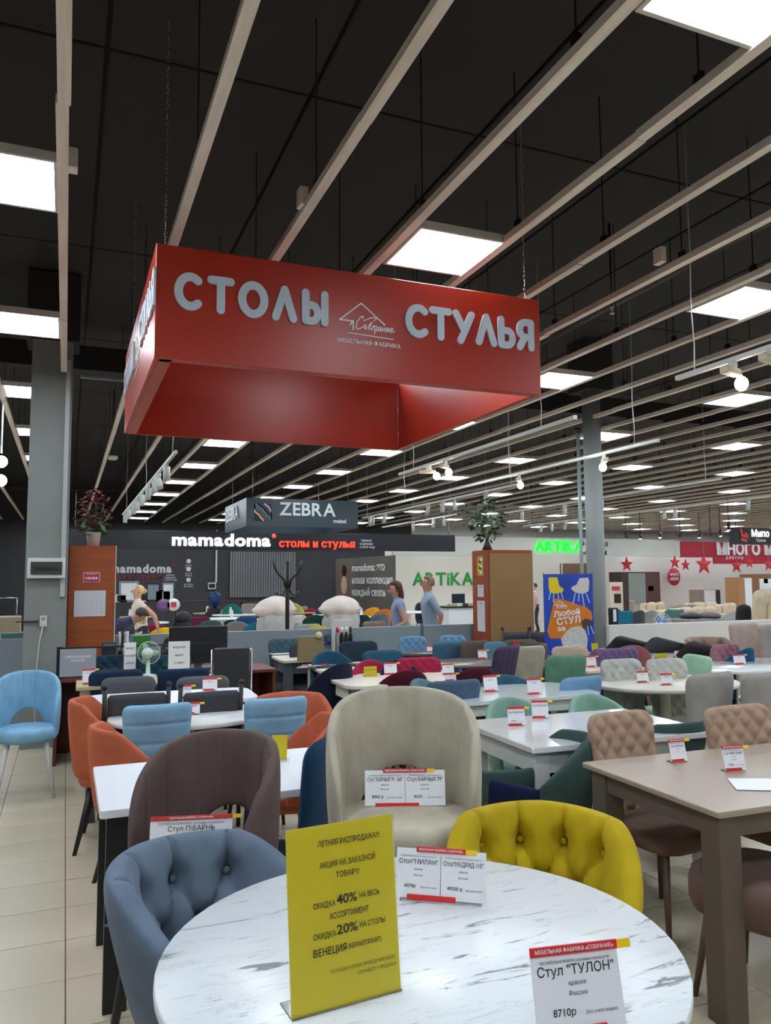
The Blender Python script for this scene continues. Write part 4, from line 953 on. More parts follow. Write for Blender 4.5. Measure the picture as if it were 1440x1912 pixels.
leafy(vp, 130, .24, .40, .27, [M('leaf_dark'), M('leaf_mid'), M('leaf_deep', (28, 60, 40), .6)], .075, rng)
vb = thing('flower_vase', 'small bouquet in a glass vase on the partition before the plywood cabinet', 'vase', (*v2(925, 1166, 1.0), 1.0)); 
G().lathe([(.05, 0), (.06, .08), (.05, .16), (.045, .16), (.045, .01), (0, .01)], 16).out('vase', M('vase_tan', (110, 90, 64), .3), vb)
leafy(vb, 50, .11, .26, .09, [M('leaf_dark'), M('petal_cream', (200, 190, 150), .7), M('leaf_deep')], .045, rng)

# ---- coat rack, banner
cx_, cy_ = (lambda q: (q.x, q.y))(P(537, 1050, Y=10.9)); 
rk = thing('coat_rack', 'black bentwood coat stand rising behind the grey partition', 'coat rack', (cx_, cy_, 0))
G().tube([(0, 0, 0.05), (0, 0, 1.2), (0, 0, 1.84)], [.032, .03, .028], 10).ell((0, 0, 1.86), (.032, .032, .032)).out('pole', M('wood_black', (36, 28, 26), .4), rk)
for i in range(6):
    a = 2 * pi * i / 6 + .3; c_, s_ = cos(a), sin(a)
    G().tube([(.03 * c_, .03 * s_, 1.5), (.06 * c_, .06 * s_, 1.62), (.15 * c_, .15 * s_, 1.70), (.21 * c_, .21 * s_, 1.79), (.235 * c_, .235 * s_, 1.88)], [.016, .015, .014, .013, .015], 8).out('hook', M('wood_black'), rk)
    G().tube([(.03 * c_, .03 * s_, 1.48), (.08 * c_, .08 * s_, 1.40), (.15 * c_, .15 * s_, 1.40), (.18 * c_, .18 * s_, 1.45)], [.014, .012, .012, .013], 8).out('lower_hook', M('wood_black'), rk)
    G().tube([(.03 * c_, .03 * s_, .5), (.12 * c_, .12 * s_, .2), (.27 * c_, .27 * s_, .02)], .014, 8).out('foot', M('wood_black'), rk)
a, b = P(1014, 1072, Y=7.7), P(1106, 1072, Y=7.5)
bn = thing('standing_banner', 'blue standing banner with two chairs and an orange patch', 'banner', (a.x, a.y, 0), math.atan2(b.y - a.y, b.x - a.x))
W_ = (Vector(b) - Vector(a)).length; zt_ = a.z; k = W_ / 92  # metres per unit of banner drawing
BLUE = M('banner_blue', (30, 70, 178), .5, noise=.35, nscale=3)
G().box((W_ / 2, 0, zt_ / 2 + .12), (W_, .006, zt_ - .24)).out('cloth', BLUE, bn)
for s_ in (0, W_): G().tube([(W_ / 2, .12, .5), (s_, .0, zt_ + .01)], .006, 6).out('rod', BLACK, bn); G().tube([(W_ / 2, .12, .5), (s_, -.1, .0)], .006, 6).out('foot', BLACK, bn)
def flat(poly, mat, name, dy=-.006, d=.002):
    g = G(); n = len(poly); pp_ = [(x * k, zt_ - y * k) for x, y in poly]
    g.add([(x, dy, z) for x, z in pp_] + [(x, dy + d, z) for x, z in pp_], [tuple(range(n)), tuple(range(n, 2 * n))[::-1]] + [(i, i + n, (i + 1) % n + n, (i + 1) % n) for i in range(n)])
    return g.out(name, mat, bn)
flat([(20, 46), (32, 46), (80, 62), (88, 70), (90, 82), (60, 118), (10, 118), (5, 104)], M('patch_orange', (214, 124, 24), .6), 'orange_patch')
flat([(10, 6), (26, 6), (30, 22), (38, 28), (36, 33), (24, 36), (12, 34), (10, 26)], M('print_yellow', (226, 200, 20), .6), 'printed_chair', -.007)
flat([(68, 8), (84, 7), (86, 14), (84, 32), (74, 37), (60, 35), (52, 28), (53, 24), (62, 20)], M('print_pale', (206, 200, 190), .6), 'printed_chair', -.007)
gl = G()
for xa, ya, xb, yb in ((13, 34, 10, 47), (19, 36, 18, 52), (27, 36, 28, 46), (33, 34, 36, 46), (59, 36, 54, 56), (66, 37, 65, 50), (72, 38, 75, 60), (79, 36, 85, 53), (80, 96, 82, 112), (86, 96, 91, 110)):
    strokes(gl, [[(xa * k, zt_ - ya * k), (xb * k, zt_ - yb * k)]], .006, .008, 2)
gl.out('printed_legs', M('print_lightblue', (170, 196, 236), .6), bn)
flat([(30, 118), (40, 106), (50, 98), (66, 96), (76, 104), (80, 118), (78, 135), (34, 135)], M('print_shirt', (200, 206, 200), .6, noise=.2, nscale=60), 'printed_figure', -.0075)
flat([(68, 88), (76, 82), (85, 84), (88, 94), (82, 100), (72, 100)], M('print_hairbrown', (84, 56, 60), .6), 'printed_hair', -.0078)
for s_, x_, y_, sz, fw in (('Любой', 43, 76, .085, 49), ('СТУЛ', 46, 91, .105, 44), ('за', 32, 104, .075, 15)):
    text_on(bn, s_, sz, WPRINT, (x_ * k, -.0085, zt_ - y_ * k), (pi / 2, radians(-7), 0), bold=.03, fit=fw * k)
g = G(); house_logo(g, 11 * k, 30 * k, zt_ - 60 * k, .0025, .0095); g.out('house_emblem', WPRINT, bn)

# ---- things on and behind the counter
fn = thing('desk_fan', 'white round desk fan on the counter between two notices', 'fan', (*v2(276, 1262, .76), .752), -.3)
FW = M('fan_white', (190, 206, 198), .4)
G().lathe([(0, 0), (.08, 0), (.075, .015), (.02, .03), (.015, .17), (0, .17)], 18).out('base', FW, fn)
G().ell((0, -.03, .21), (.05, .075, .05), 14, 10).out('motor', FW, fn)
g = G()
for i in range(28):
    a = 2 * pi * i / 28; g.tube([(.03 * cos(a), .02, .21 + .03 * sin(a)), (.07 * cos(a), .0, .21 + .07 * sin(a)), (.10 * cos(a), .03, .21 + .10 * sin(a))], .0016, 4)
g.tube([(.10 * cos(q), .03, .21 + .10 * sin(q)) for q in [2 * pi * i / 24 for i in range(25)]], .004, 5); gg = g.out('guard', FW, fn); gg['kind'] = 'stuff'
for i in range(3):
    a = 2 * pi * i / 3; G().ell((.05 * cos(a), .03, .21 + .05 * sin(a)), (.045, .006, .028), 10, 6, Matrix.Rotation(-a, 3, 'Y')).out('blade', M('blade', (160, 190, 180), .4), fn)
def notice(px, py, w_, h_, lines, label, zb=.752, yaw=0, size=.03, Yo=None):
    c = v2(px, py, zb); t = thing('notice_sheet', label, 'notice', (c[0], c[1], zb), yaw)
    G().box((0, 0, h_ / 2), (w_, .004, h_)).out('sheet', PAPER, t); G().box((0, .03, .003), (w_, .06, .005)).out('foot', ACRYL, t)
    for i, l in enumerate(lines): text_on(t, l, size, INK, (0, -.004, h_ * (.8 - .22 * i)), bold=.01)
    return t
notice(242, 1262, .105, .30, ['ПРИЕМ', 'ЗАКАЗОВ', 'ЗДЕСЬ', 'СТОЛ'], 'narrow white notice sheet left of the desk fan', yaw=.1, size=.022)
notice(334, 1262, .19, .31, ['РАБОЧЕЕ', 'время', '12 минут', 'с 10:00 до 21:00'], 'wide white notice sheet in front of the black monitor', yaw=-.03, size=.024)
mo = thing('monitor', 'large black computer monitor seen from behind on the counter', 'monitor', (P(370, 1250, Y=7.85).x, 7.85, .75))
h_ = P(370, 1173, Y=7.85).z - .75
G().box((0, 0, h_ - .16), (.56, .05, .36), ch=.008).out('housing', M('monitor_black', (24, 26, 30), .4), mo); G().box((0, .02, .1), (.07, .03, .24)).box((0, .0, .01), (.24, .18, .015)).out('stand', BLACK, mo)
bx = thing('cash_register', 'black card printer box beside the orange cabinet', 'printer', (P(203, 1230, Y=8.0).x, 8.0, .75))
G().box((0, 0, .14), (.13, .14, .28), ch=.01).out('housing', BLACK, bx); G().box((0, -.075, .26), (.11, .01, .015)).out('slot', M('grey_slot', (120, 120, 124), .4), bx)
kb = thing('printer', 'flat black device on the counter in front of the orange cabinet', 'printer', (P(143, 1222, Y=8.0).x, 8.0, .75))
G().box((.0, 0, .08), (.33, .2, .16), ch=.01).out('housing', BLACK, kb); G().box((.02, 0, .17), (.24, .12, .02), ch=.005).out('lid', M('grey_slot'), kb)
gf = thing('folder_holder', 'bright green folder standing on the counter', 'folder', (P(265, 1207, Y=8.05).x, 8.05, .75))
G().box((0, 0, .165), (.16, .03, .33), ch=.003).out('cover', M('folder_green', (46, 120, 36), .5), gf); G().box((0, .002, .168), (.15, .02, .325)).out('pages', PAPER, gf)
tb = thing('glass_jar', 'clear jar of papers and pens left of the green folder', 'jar', (P(232, 1215, Y=7.95).x, 7.95, .75))
G().lathe([(.0, 0), (.06, 0), (.06, .2), (.055, .2), (.055, .01), (0, .01)], 18).out('jar', ACRYL, tb)
for i in range(9): a = i * .7; G().box((.03 * cos(a), .03 * sin(a), .2), (.022, .002, .36), Matrix.Rotation(.15 * sin(a * 2), 3, 'Y') @ Matrix.Rotation(a, 3, 'Z')).out('pen', [PAPER, BLACK, PAPER, CHROME][i % 4], tb)
dc = thing('office_chair', 'tall black leather panel chair with bright side rails by the partition', 'chair', (*v2(433, 1209, 1.03), 0), .02)
G().box((0, 0, .75), (.31, .04, .56), ch=.01).out('backrest', M('black_leather'), dc); cushion(.32, .4, .08, .42, rc=.03).out('seat', M('black_leather'), dc, (0, -.2, 0))
for s_ in (-1, 1): G().tube([(s_ * .17, 0, 1.02), (s_ * .17, 0, .02), (s_ * .17, -.35, .02), (s_ * .17, -.38, .42)], .01, 6).out('side_rail', CHROME, dc)
# swatches, papers, cartons
sw = v2(612, 1243, .765)
for i in range(16):
    c_ = [(60, 70, 90), (180, 170, 150), (120, 60, 50), (90, 90, 70), (200, 190, 170), (40, 44, 60), (150, 120, 90), (130, 50, 56)][i % 8]
    t = thing('fabric_swatch', '%s fabric swatch, %s one of its colour in the pile on the pale table' % (['slate blue', 'sand', 'brick', 'olive', 'ivory', 'navy', 'camel', 'dark red'][i % 8], ['left', 'right'][i // 8]), 'swatch', (sw[0] - .30 + .04 * i, sw[1] - .05 + .09 * ((i * 7) % 5 - 2) / 2, .762 + .004 * (i % 3)), i * .6, 'fabric swatches in a pile')
    G().box((0, 0, .005), (.12, .07, .01), ch=.002).out('cloth', velvet(c_), t)
pa = thing('paper_sheet', 'sheets of paper on the small pale table', 'paper', (*v2(528, 1220, .765), .762), .1)
G().box((0, 0, .003), (.3, .2, .006)).out('sheet', PAPER, pa)
pa = thing('paper_sheet', 'white paper lying on the taupe table at the right edge', 'paper', (*v2(1420, 1464, .77), .767), -.5)
G().add([(-.12, -.09, .001), (.1, -.09, .001), (.12, .09, .004), (-.1, .09, .001), (-.12, -.09, .002), (.1, -.09, .002), (.12, .09, .005), (-.1, .09, .002)], [(3, 2, 1, 0), (4, 5, 6, 7), (0, 1, 5, 4), (1, 2, 6, 5), (2, 3, 7, 6), (3, 0, 4, 7)]).out('sheet', PAPER, pa)
lf = thing('leaflet', 'blue and green leaflet on the grey partition face', 'leaflet', (P(606, 1192, Y=9.42).x, 9.44, P(606, 1196, Y=9.42).z))
G().box((0, 0, .0), (.19, .006, .12)).out('cover', M('leaf_blue', (48, 58, 140), .5), lf); G().box((.07, -.004, .02), (.05, .004, .06)).out('green_patch', M('patch_green', (60, 150, 60), .5), lf); text_on(lf, 'мебель', .025, WPRINT, (-.03, -.005, -.03))
cbx = thing('cardboard_stand', 'tan cardboard stand with a round clock behind the swatches', 'stand', (P(580, 1240, Y=8.0).x, 8.0, .76))
G().box((0, 0, .13), (.28, .05, .26), ch=.003).out('box', M('cardboard', (136, 120, 84), .8), cbx); G().lathe([(0, 0), (.035, 0), (.035, .015), (0, .015)], 18).out('clock_face', M('clock', (214, 206, 160), .5), cbx, (.08, -.03, .27), (pi / 2, 0, 0))
bt = thing('bottle_rack', 'white rack holding spray bottles on the grey partition', 'rack', (P(640, 1200, Y=9.35).x, 9.35, .76))
G().box((0, .03, .14), (.27, .02, .42), ch=.004).box((-.13, -.02, .14), (.015, .1, .42)).box((0, -.02, -.06), (.27, .1, .012)).out('frame', WHITEM, bt)
for i in range(4):
    b_ = thing('spray_bottle', ['red-capped spray bottle first from the left in the white rack', 'white-topped dark bottle second from the left in the rack', 'white-topped dark bottle third from the left in the rack', 'rightmost dark bottle in the white rack'][i], 'bottle', (P(640, 1200, Y=9.35).x - .08 + .058 * i, 9.32, .708))
    G().lathe([(0, 0), (.024, 0), (.025, .2), (.012, .25), (.012, .27), (0, .27)], 12).out('body', [M('bottle_grey', (150, 156, 160), .4), BLACK, BLACK, BLACK][i], b_)
    G().lathe([(.012, .25), (.016, .25), (.016, .31), (0, .315)], 10).out('cap', [CARDRED, WPRINT, WPRINT, BLACK][i], b_)
bk = thing('paper_stack', 'stack of catalogues on the partition before the plywood cabinet', 'catalogue', (P(955, 1166, z=1.0).x, P(955, 1166, z=1.0).y, 1.0))
for i in range(5): G().box((.01 * (i % 2), 0, .012 + i * .024), (.2, .14, .02), ch=.002).out('catalogue', [PAPER, M('grey_slot')][i % 2], bk)

# ---- price cards
cards = [
 (1090, 1937, .178, .145, 'Стул "ТУЛОН"', '8710р', None, -100, 'price card for the chair on the near edge of the marble table', .756),
 (822, 1686, .24, .125, 'Стол"МИЛАН"', '6070р', ('Стол"МАДРИД 110"', '49500 р'), -125, 'double price card with a red strip on the marble table', .756),
 (757, 1508, .29, .125, 'Стул "БАРНЫЙ 79 - 360"', '8960 р', ('Стул БАРНЫЙ 79"', '8330'), -112, 'double price card standing on the seat of the beige bar stool', .786),
 (355, 1612, .27, .14, 'Стул П\\БАРНЬ', '', None, -105, 'price card standing on the seat of the dark brown stool', .672),
 (966, 1356, .10, .10, 'Стол "МОНСАНО"', '38640р', None, -105, 'left price card on the glossy white table', .766),
 (1010, 1342, .10, .10, 'Стол "БЕРГАМО"', '', None, -108, 'right price card on the glossy white table', .766),
 (1270, 1424, .085, .095, 'Стул "КЛАССИК"', '', None, -95, 'left price card on the taupe table', .766),
 (1375, 1441, .10, .10, 'Стул "ВИКТОРИЯ"', '7770р', None, -102, 'right price card on the taupe table', .766),
 (352, 1335, .14, .07, 'Стол "ФАБРИЦИО"', '', None, -100, 'price card lying back on the pale marble table', .756),
 (345, 1305, .09, .09, 'Стул "ПОЛО"', '', None, -100, 'price card on the white table left of its neighbour', .766),
 (392, 1290, .11, .09, 'Стол', '', None, -100, 'price card on the white table near its right end', .766),
 (918, 1292, .11, .115, 'Стул', '', None, -96, 'price card in front of the teal round-backed chair', .766),
 (1000, 1297, .11, .11, 'Стол', '', None, -98, 'price card on the white table right of the teal chair', .766),
 (838, 1260, .11, .09, 'Стол', '', None, -96, 'price card on the cream table behind the blue-grey chair', .766),
 (842, 1272, .10, .06, 'Стул', '', None, -96, 'low price card before the other on the cream table', .766),
 (730, 1260, .115, .10, 'Стол', '', None, -100, 'price card between the crimson chairs on the cream table', .766),
 (718, 1231, .22, .07, 'Стол', '', ('Стол', ''), -100, 'wide double price card behind the crimson chairs', .766),
 (902, 1230, .10, .09, 'Стол', '', None, -98, 'price card on the dark grey oval table', .766),
 (806, 1218, .11, .07, 'Стол', '', None, -80, 'tilted price card on the dark grey round table', .766),
 (1202, 1275, .10, .085, 'Стол', '', None, -102, 'left leaning price card on the cream oval table', .766),
 (1247, 1280, .10, .085, 'Стол', '', None, -102, 'right leaning price card on the cream oval table', .766),
 (1106, 1246, .10, .10, 'Стол', '', None, -98, 'price card left of the light grey quilted chair', .766),
 (1383, 1241, .13, .09, 'Стол', '', None, -98, 'price card on the long white oval table', .766),
 (1277, 1228, .2, .07, 'Стол', '', ('Стол', ''), -98, 'wide double price card behind the light grey quilted chairs', .766),
 (166, 1278, .10, .12, 'Стол', '', None, -85, 'price card on the pale beech table', .756)]
for px, py, w_, h_, ti, pr_, two, yaw, lab, z in cards:
    c = v2(px, py, z)
    price_card(c[0], c[1], yaw, w_, h_, ti, pr_, lab, None, z, two=two, lines=py > 1400, head=.016 if py > 1800 else .013)
def yel_sheet(px, py, w_, h_, label, yaw, lines=(), z=.766, lean=8, foot=True):
    c = v2(px, py, z); t = thing('sale_notice', label, 'notice', (c[0], c[1], z), radians(yaw + 90))
    rot = (radians(-lean), 0, 0); R_ = Matrix.Rotation(radians(-lean), 3, 'X')
    G().box((0, 0, h_ / 2), (w_, .002, h_)).out('sheet', M('sale_yellow', (214, 196, 22), .55), t, (0, 0, .001), rot)
    G().box((0, -.003, h_ / 2), (w_ + .004, .0015, h_ + .004)).out('holder', M('clear_film', (255, 255, 255), .05, trans=1, alpha=.25), t, (0, 0, .001), rot)
    if foot: G().box((0, .03, .002), (w_, .07, .003)).out('foot', ACRYL, t)
    for s_, sz, x_, z_, fw_, it in lines:
        text_on(t, s_, sz, INK, R_ @ Vector((x_, -.0042, z_ * h_)), (pi / 2 - radians(lean), 0, 0), fit=fw_, bold=.012 if sz > .01 else .0, italic=it)
    return t
LN = [('ЛЕТНЯЯ РАСПРОДАЖА!!!', .0155, .017, .885, .140, 0), ('АКЦИЯ НА ЗАКАЗНОЙ', .0155, .012, .765, .125, 0), ('ТОВАР!!!', .0155, .010, .700, .052, 0),
      ('СКИДКА', .0150, -.044, .550, .048, 0), ('40%', .025, .006, .553, .045, 0), ('НА ВЕСЬ', .0145, .057, .563, .046, 0), ('АССОРТИМЕНТ', .0155, .010, .480, .088, 0),
      ('СКИДКА', .0150, -.046, .385, .049, 0), ('20%', .025, .004, .390, .046, 0), ('НА СТОЛЫ', .0145, .061, .400, .058, 0),
      ('ВЕНЕЦИЯ', .0190, -.035, .295, .072, 0), ('(КЕРАМОГРАНИТ)', .0130, .042, .300, .075, 0),
      ('*УСЛОВИЯ И СРОКИ ПРОВЕДЕНИЯ АКЦИИ', .0088, .035, .190, .146, .2), ('УТОЧНЯЙТЕ У ПРОДАВЦА', .0088, .066, .150, .088, .2)]
yel_sheet(650, 1876, .24, .345, 'large yellow summer sale sheet in a clear stand on the marble table', -85, LN, z=.756, lean=6)
SL = [('АКЦИЯ НА ЗАКАЗНОЙ ТОВАР', .012, 0, .6, .1, 0)]
yel_sheet(692, 1263, .115, .085, 'small yellow notice on the cream table', -98, SL)
yel_sheet(522, 1418, .07, .11, 'yellow notice on the square white table, half hidden by the brown stool', -110)
yel_sheet(1112, 1218, .085, .10, 'yellow notice before the slim grey pillar', -95, SL[:0])
yel_sheet(1237, 1229, .13, .05, 'folded yellow notice behind the light grey quilted chair', -98)
for px in (894, 967):
    c = v2(px + 2, 1226, .766); t = thing('card_stand', 'red and white upright leaflet on the dark grey oval table, %s one' % ('left' if px == 894 else 'right'), 'leaflet', (c[0] , c[1] + .05, .766), -.1)
    G().box((0, 0, .08), (.07, .003, .16)).out('sheet', PAPER, t); G().box((0, -.003, .135), (.07, .003, .05)).out('red_band', CARDRED, t); G().lathe([(0, 0), (.02, 0), (.02, .003), (0, .003)], 14).out('round_print', M('grey_slot'), t, (0, -.004, .07), (pi / 2, 0, 0))

# =================================================================== TRACK LIGHTS
BULB = M('bulb_glow', (255, 250, 240), .5, emit=45)
ADAPT = M('adapter_cream', (200, 190, 160), .5)
GLASSB = M('bulb_glass', (240, 240, 240), .05, trans=.9)
def track(X, ya, yb, z, label, hangers, mat=WHITEM, group=None):
    t = thing('light_track', label, 'light track', (X, ya, z), 0, group)
    G().box((0, (yb - ya) / 2, 0), (.035, yb - ya, .032), ch=.003).out('rail', mat, t)
    G().box((0, -.004, 0), (.038, .012, .036)).out('end_cap', mat, t)
    for hy in hangers: G().tube([(0, hy - ya, .016), (.008, hy - ya, .2), (-.008, hy - ya, .45), (.004, hy - ya, 3.8 - z), (0, hy - ya, 4.785 - z)], .0045, 5).out('hanging_cable', mat, t)
    return t
SPN = [0]
bulb_me = G().ell((0, .1, -.13), (.042, .042, .048), 14, 10).mesh('bulb', [BULB])
def spot_bulb(X, Y, z, yaw, lit=True, label=''):
    t = thing('spot_light', label, 'spot light', (X, Y, z - .012), yaw)
    G().box((0, 0, -.025), (.03, .07, .05), ch=.003).out('adapter', WHITEM, t)
    G().box((0, -.03, -.07), (.06, .17, .045), ch=.006).out('gear_box', ADAPT, t)
    G().cyl((0, .06, -.06), (0, .09, -.10), .022, .018, 12).out('lamp_holder', ADAPT, t)
    if lit: link('bulb', bulb_me, None, t)
    else: G().lathe([(.012, 0), (.02, -.03), (.048, -.09), (.045, -.105), (0, -.11)], 18).out('bulb', GLASSB, t, (0, .09, -.09))
can_w = {}
def spot_can(X, Y, z, tilt, yaw, mat, lit, label, group):
    t = thing('spot_light', label, 'spot light', (X, Y, z - .011), yaw, group)
    def a_(): return G().box((0, 0, -.02), (.03, .09, .04)).cyl((0, 0, -.04), (0, 0, -.07), .01).mesh('adapter')
    link('adapter', cached('can_ad', a_), mat, t)
    link('housing', cached('can_h', lambda: G().cyl((0, 0, .06), (0, 0, -.11), .04, .042, 14).mesh('housing')), mat, t, (0, 0, -.10), (tilt, 0, 0))
    if lit: link('bulb', cached('can_b', lambda: G().cyl((0, 0, -.108), (0, 0, -.114), .036, .036, 14).mesh('bulb')), BULB, t, (0, 0, -.10), (tilt, 0, 0))
    return t
track(4.07, 5.58, 9.45, 3.0, 'white light track with two lit bulbs hanging right of the red sign', (6.1, 9.0))
spot_bulb(4.07, 8.55, 3.0, -2.2, True, 'left bare bulb spotlight on the track right of the red sign'); spot_bulb(4.07, 8.1, 3.0, -.9, True, 'right bare bulb spotlight on the track right of the red sign')
track(3.95, .6, 4.22, 3.0, 'white light track at the upper right edge with a clear bulb', (4.05, 1.5))
spot_bulb(3.95, 3.72, 3.0, -1.3, True, 'lit round bulb spotlight nearest the right edge'); spot_bulb(3.95, 3.42, 3.0, -1.3, False, 'unlit clear bulb spotlight nearest the right edge')
track(5.48, 6.15, 13.2, 2.98, 'long white light track passing before the slim grey pillar', (6.5, 9.0, 12.5))
spot_bulb(5.48, 8.75, 2.98, -.7, True, 'lit bulb spotlight left of the slim grey pillar'); spot_bulb(5.48, 7.0, 2.98, -.5, True, 'lit bulb spotlight right of the slim grey pillar')
track(1.07, 8.6, 17.0, 3.0, 'white light track with a row of cans left of the dark slate sign', (8.9, 12.0, 16.0))
CW = M('can_white', (190, 196, 192), .45)
for i, (y_, ti, ya_) in enumerate([(9.4, .0, 0), (10.3, -.5, .4), (10.7, -.15, 0), (11.6, .25, .2), (12.6, .05, 0), (13.6, -.3, .5), (14.2, .2, 0), (15.3, .2, .3), (16.3, .1, 0)]):
    spot_can(1.07, y_, 3.0, ti, ya_, CW, False, 'white can spotlight, %s from the near end of the track left of the slate sign' % ORD[i], 'cans on the left light track')
rows = [(6.6, 10.5, 17.6, [(13.92, .3), (13.26, .1), (12.77, -.5), (16.9, .2), (17.1, 0), (16.2, .3), (11.6, .2)]), (9.2, 9.0, 16.5, [(14.61, .2), (13.03, .0), (11.87, -.4), (15.8, .3)]),
        (12.0, 9.5, 19.0, [(13.35, .0), (13.02, .1), (11.09, .1), (15.9, .3), (16.4, -.2), (17.0, .2), (17.6, .0), (18.1, .3)]), (8.3, 16.0, 20.5, [(16.6, .2), (17.2, .2), (18.4, 0)])]
for ri, (X, ya, yb, fx) in enumerate(rows):
    track(X, ya, yb, 3.1, 'thin white light track under the far ceiling, %s from the left' % ORD[[0, 2, 3, 1][ri]], (ya + .3, yb - .3), group='far white light tracks')
    for fi, (y_, ti) in enumerate(sorted(fx)): spot_can(X, y_, 3.1, ti, rng.uniform(-1, 1), CW, False, 'small white can spotlight, %s along the %s far light track' % (ORD[fi], ORD[[0, 2, 3, 1][ri]]), 'cans on the far light tracks')
for i, (px, py, lit) in enumerate([(1169, 1000, 0), (1196, 1002, 1), (1233, 1000, 1), (1270, 999, 0), (1306, 1000, 1), (1327, 995, 0), (1345, 997, 1), (1361, 985, 1)]):
    q = P(px, py, z=2.95); t_ = spot_can(q.x, q.y, 3.1, .2 * (i % 3 - 1), i, BLACK, lit, 'small black can spotlight above the far sign boards, %s from the left' % ORD[i], 'black cans above the far sign boards')
    G().cyl((0, 0, 0), (0, 0, 1.7), .012, n=6).out('drop_rod', BLACK, t_)
sd = thing('smoke_detector', 'round white smoke detector under the ceiling left of the can track', 'smoke detector', (*v2(210, 855, 3.6), 3.6))
G().lathe([(0, -.03), (.06, -.03), (.085, 0), (.085, .03), (0, .03)], 20).out('cover', WHITEM, sd); G().cyl((0, 0, .03), (0, 0, 1.13), .008).out('drop_rod', BLACK, sd)
sd = thing('sprinkler', 'small sprinkler head above the slats right of the red sign', 'sprinkler', (*v2(1143, 580, 3.95), 3.95))
G().lathe([(0, -.03), (.02, -.03), (.02, -.02), (.008, -.018), (.008, .02), (.02, .03), (0, .03)], 12).out('head', WHITEM, sd); G().cyl((0, 0, .03), (0, 0, .8), .01).out('drop_pipe', BLACK, sd)
lf_ = thing('projecting_lamp', 'pair of bright round lamps at the left edge beside the pillar', 'lamp', (*v2(2, 862, 3.0), 3.0))
G().tube([(0, 0, .75), (0, 0, .1)], .01).out('rod', WHITEM, lf_); 
for z_ in (.0, -.22): G().ell((0, 0, z_), (.07, .07, .07), 14, 10).out('bulb', M('lamp_glow', (235, 245, 255), .5, emit=20), lf_)

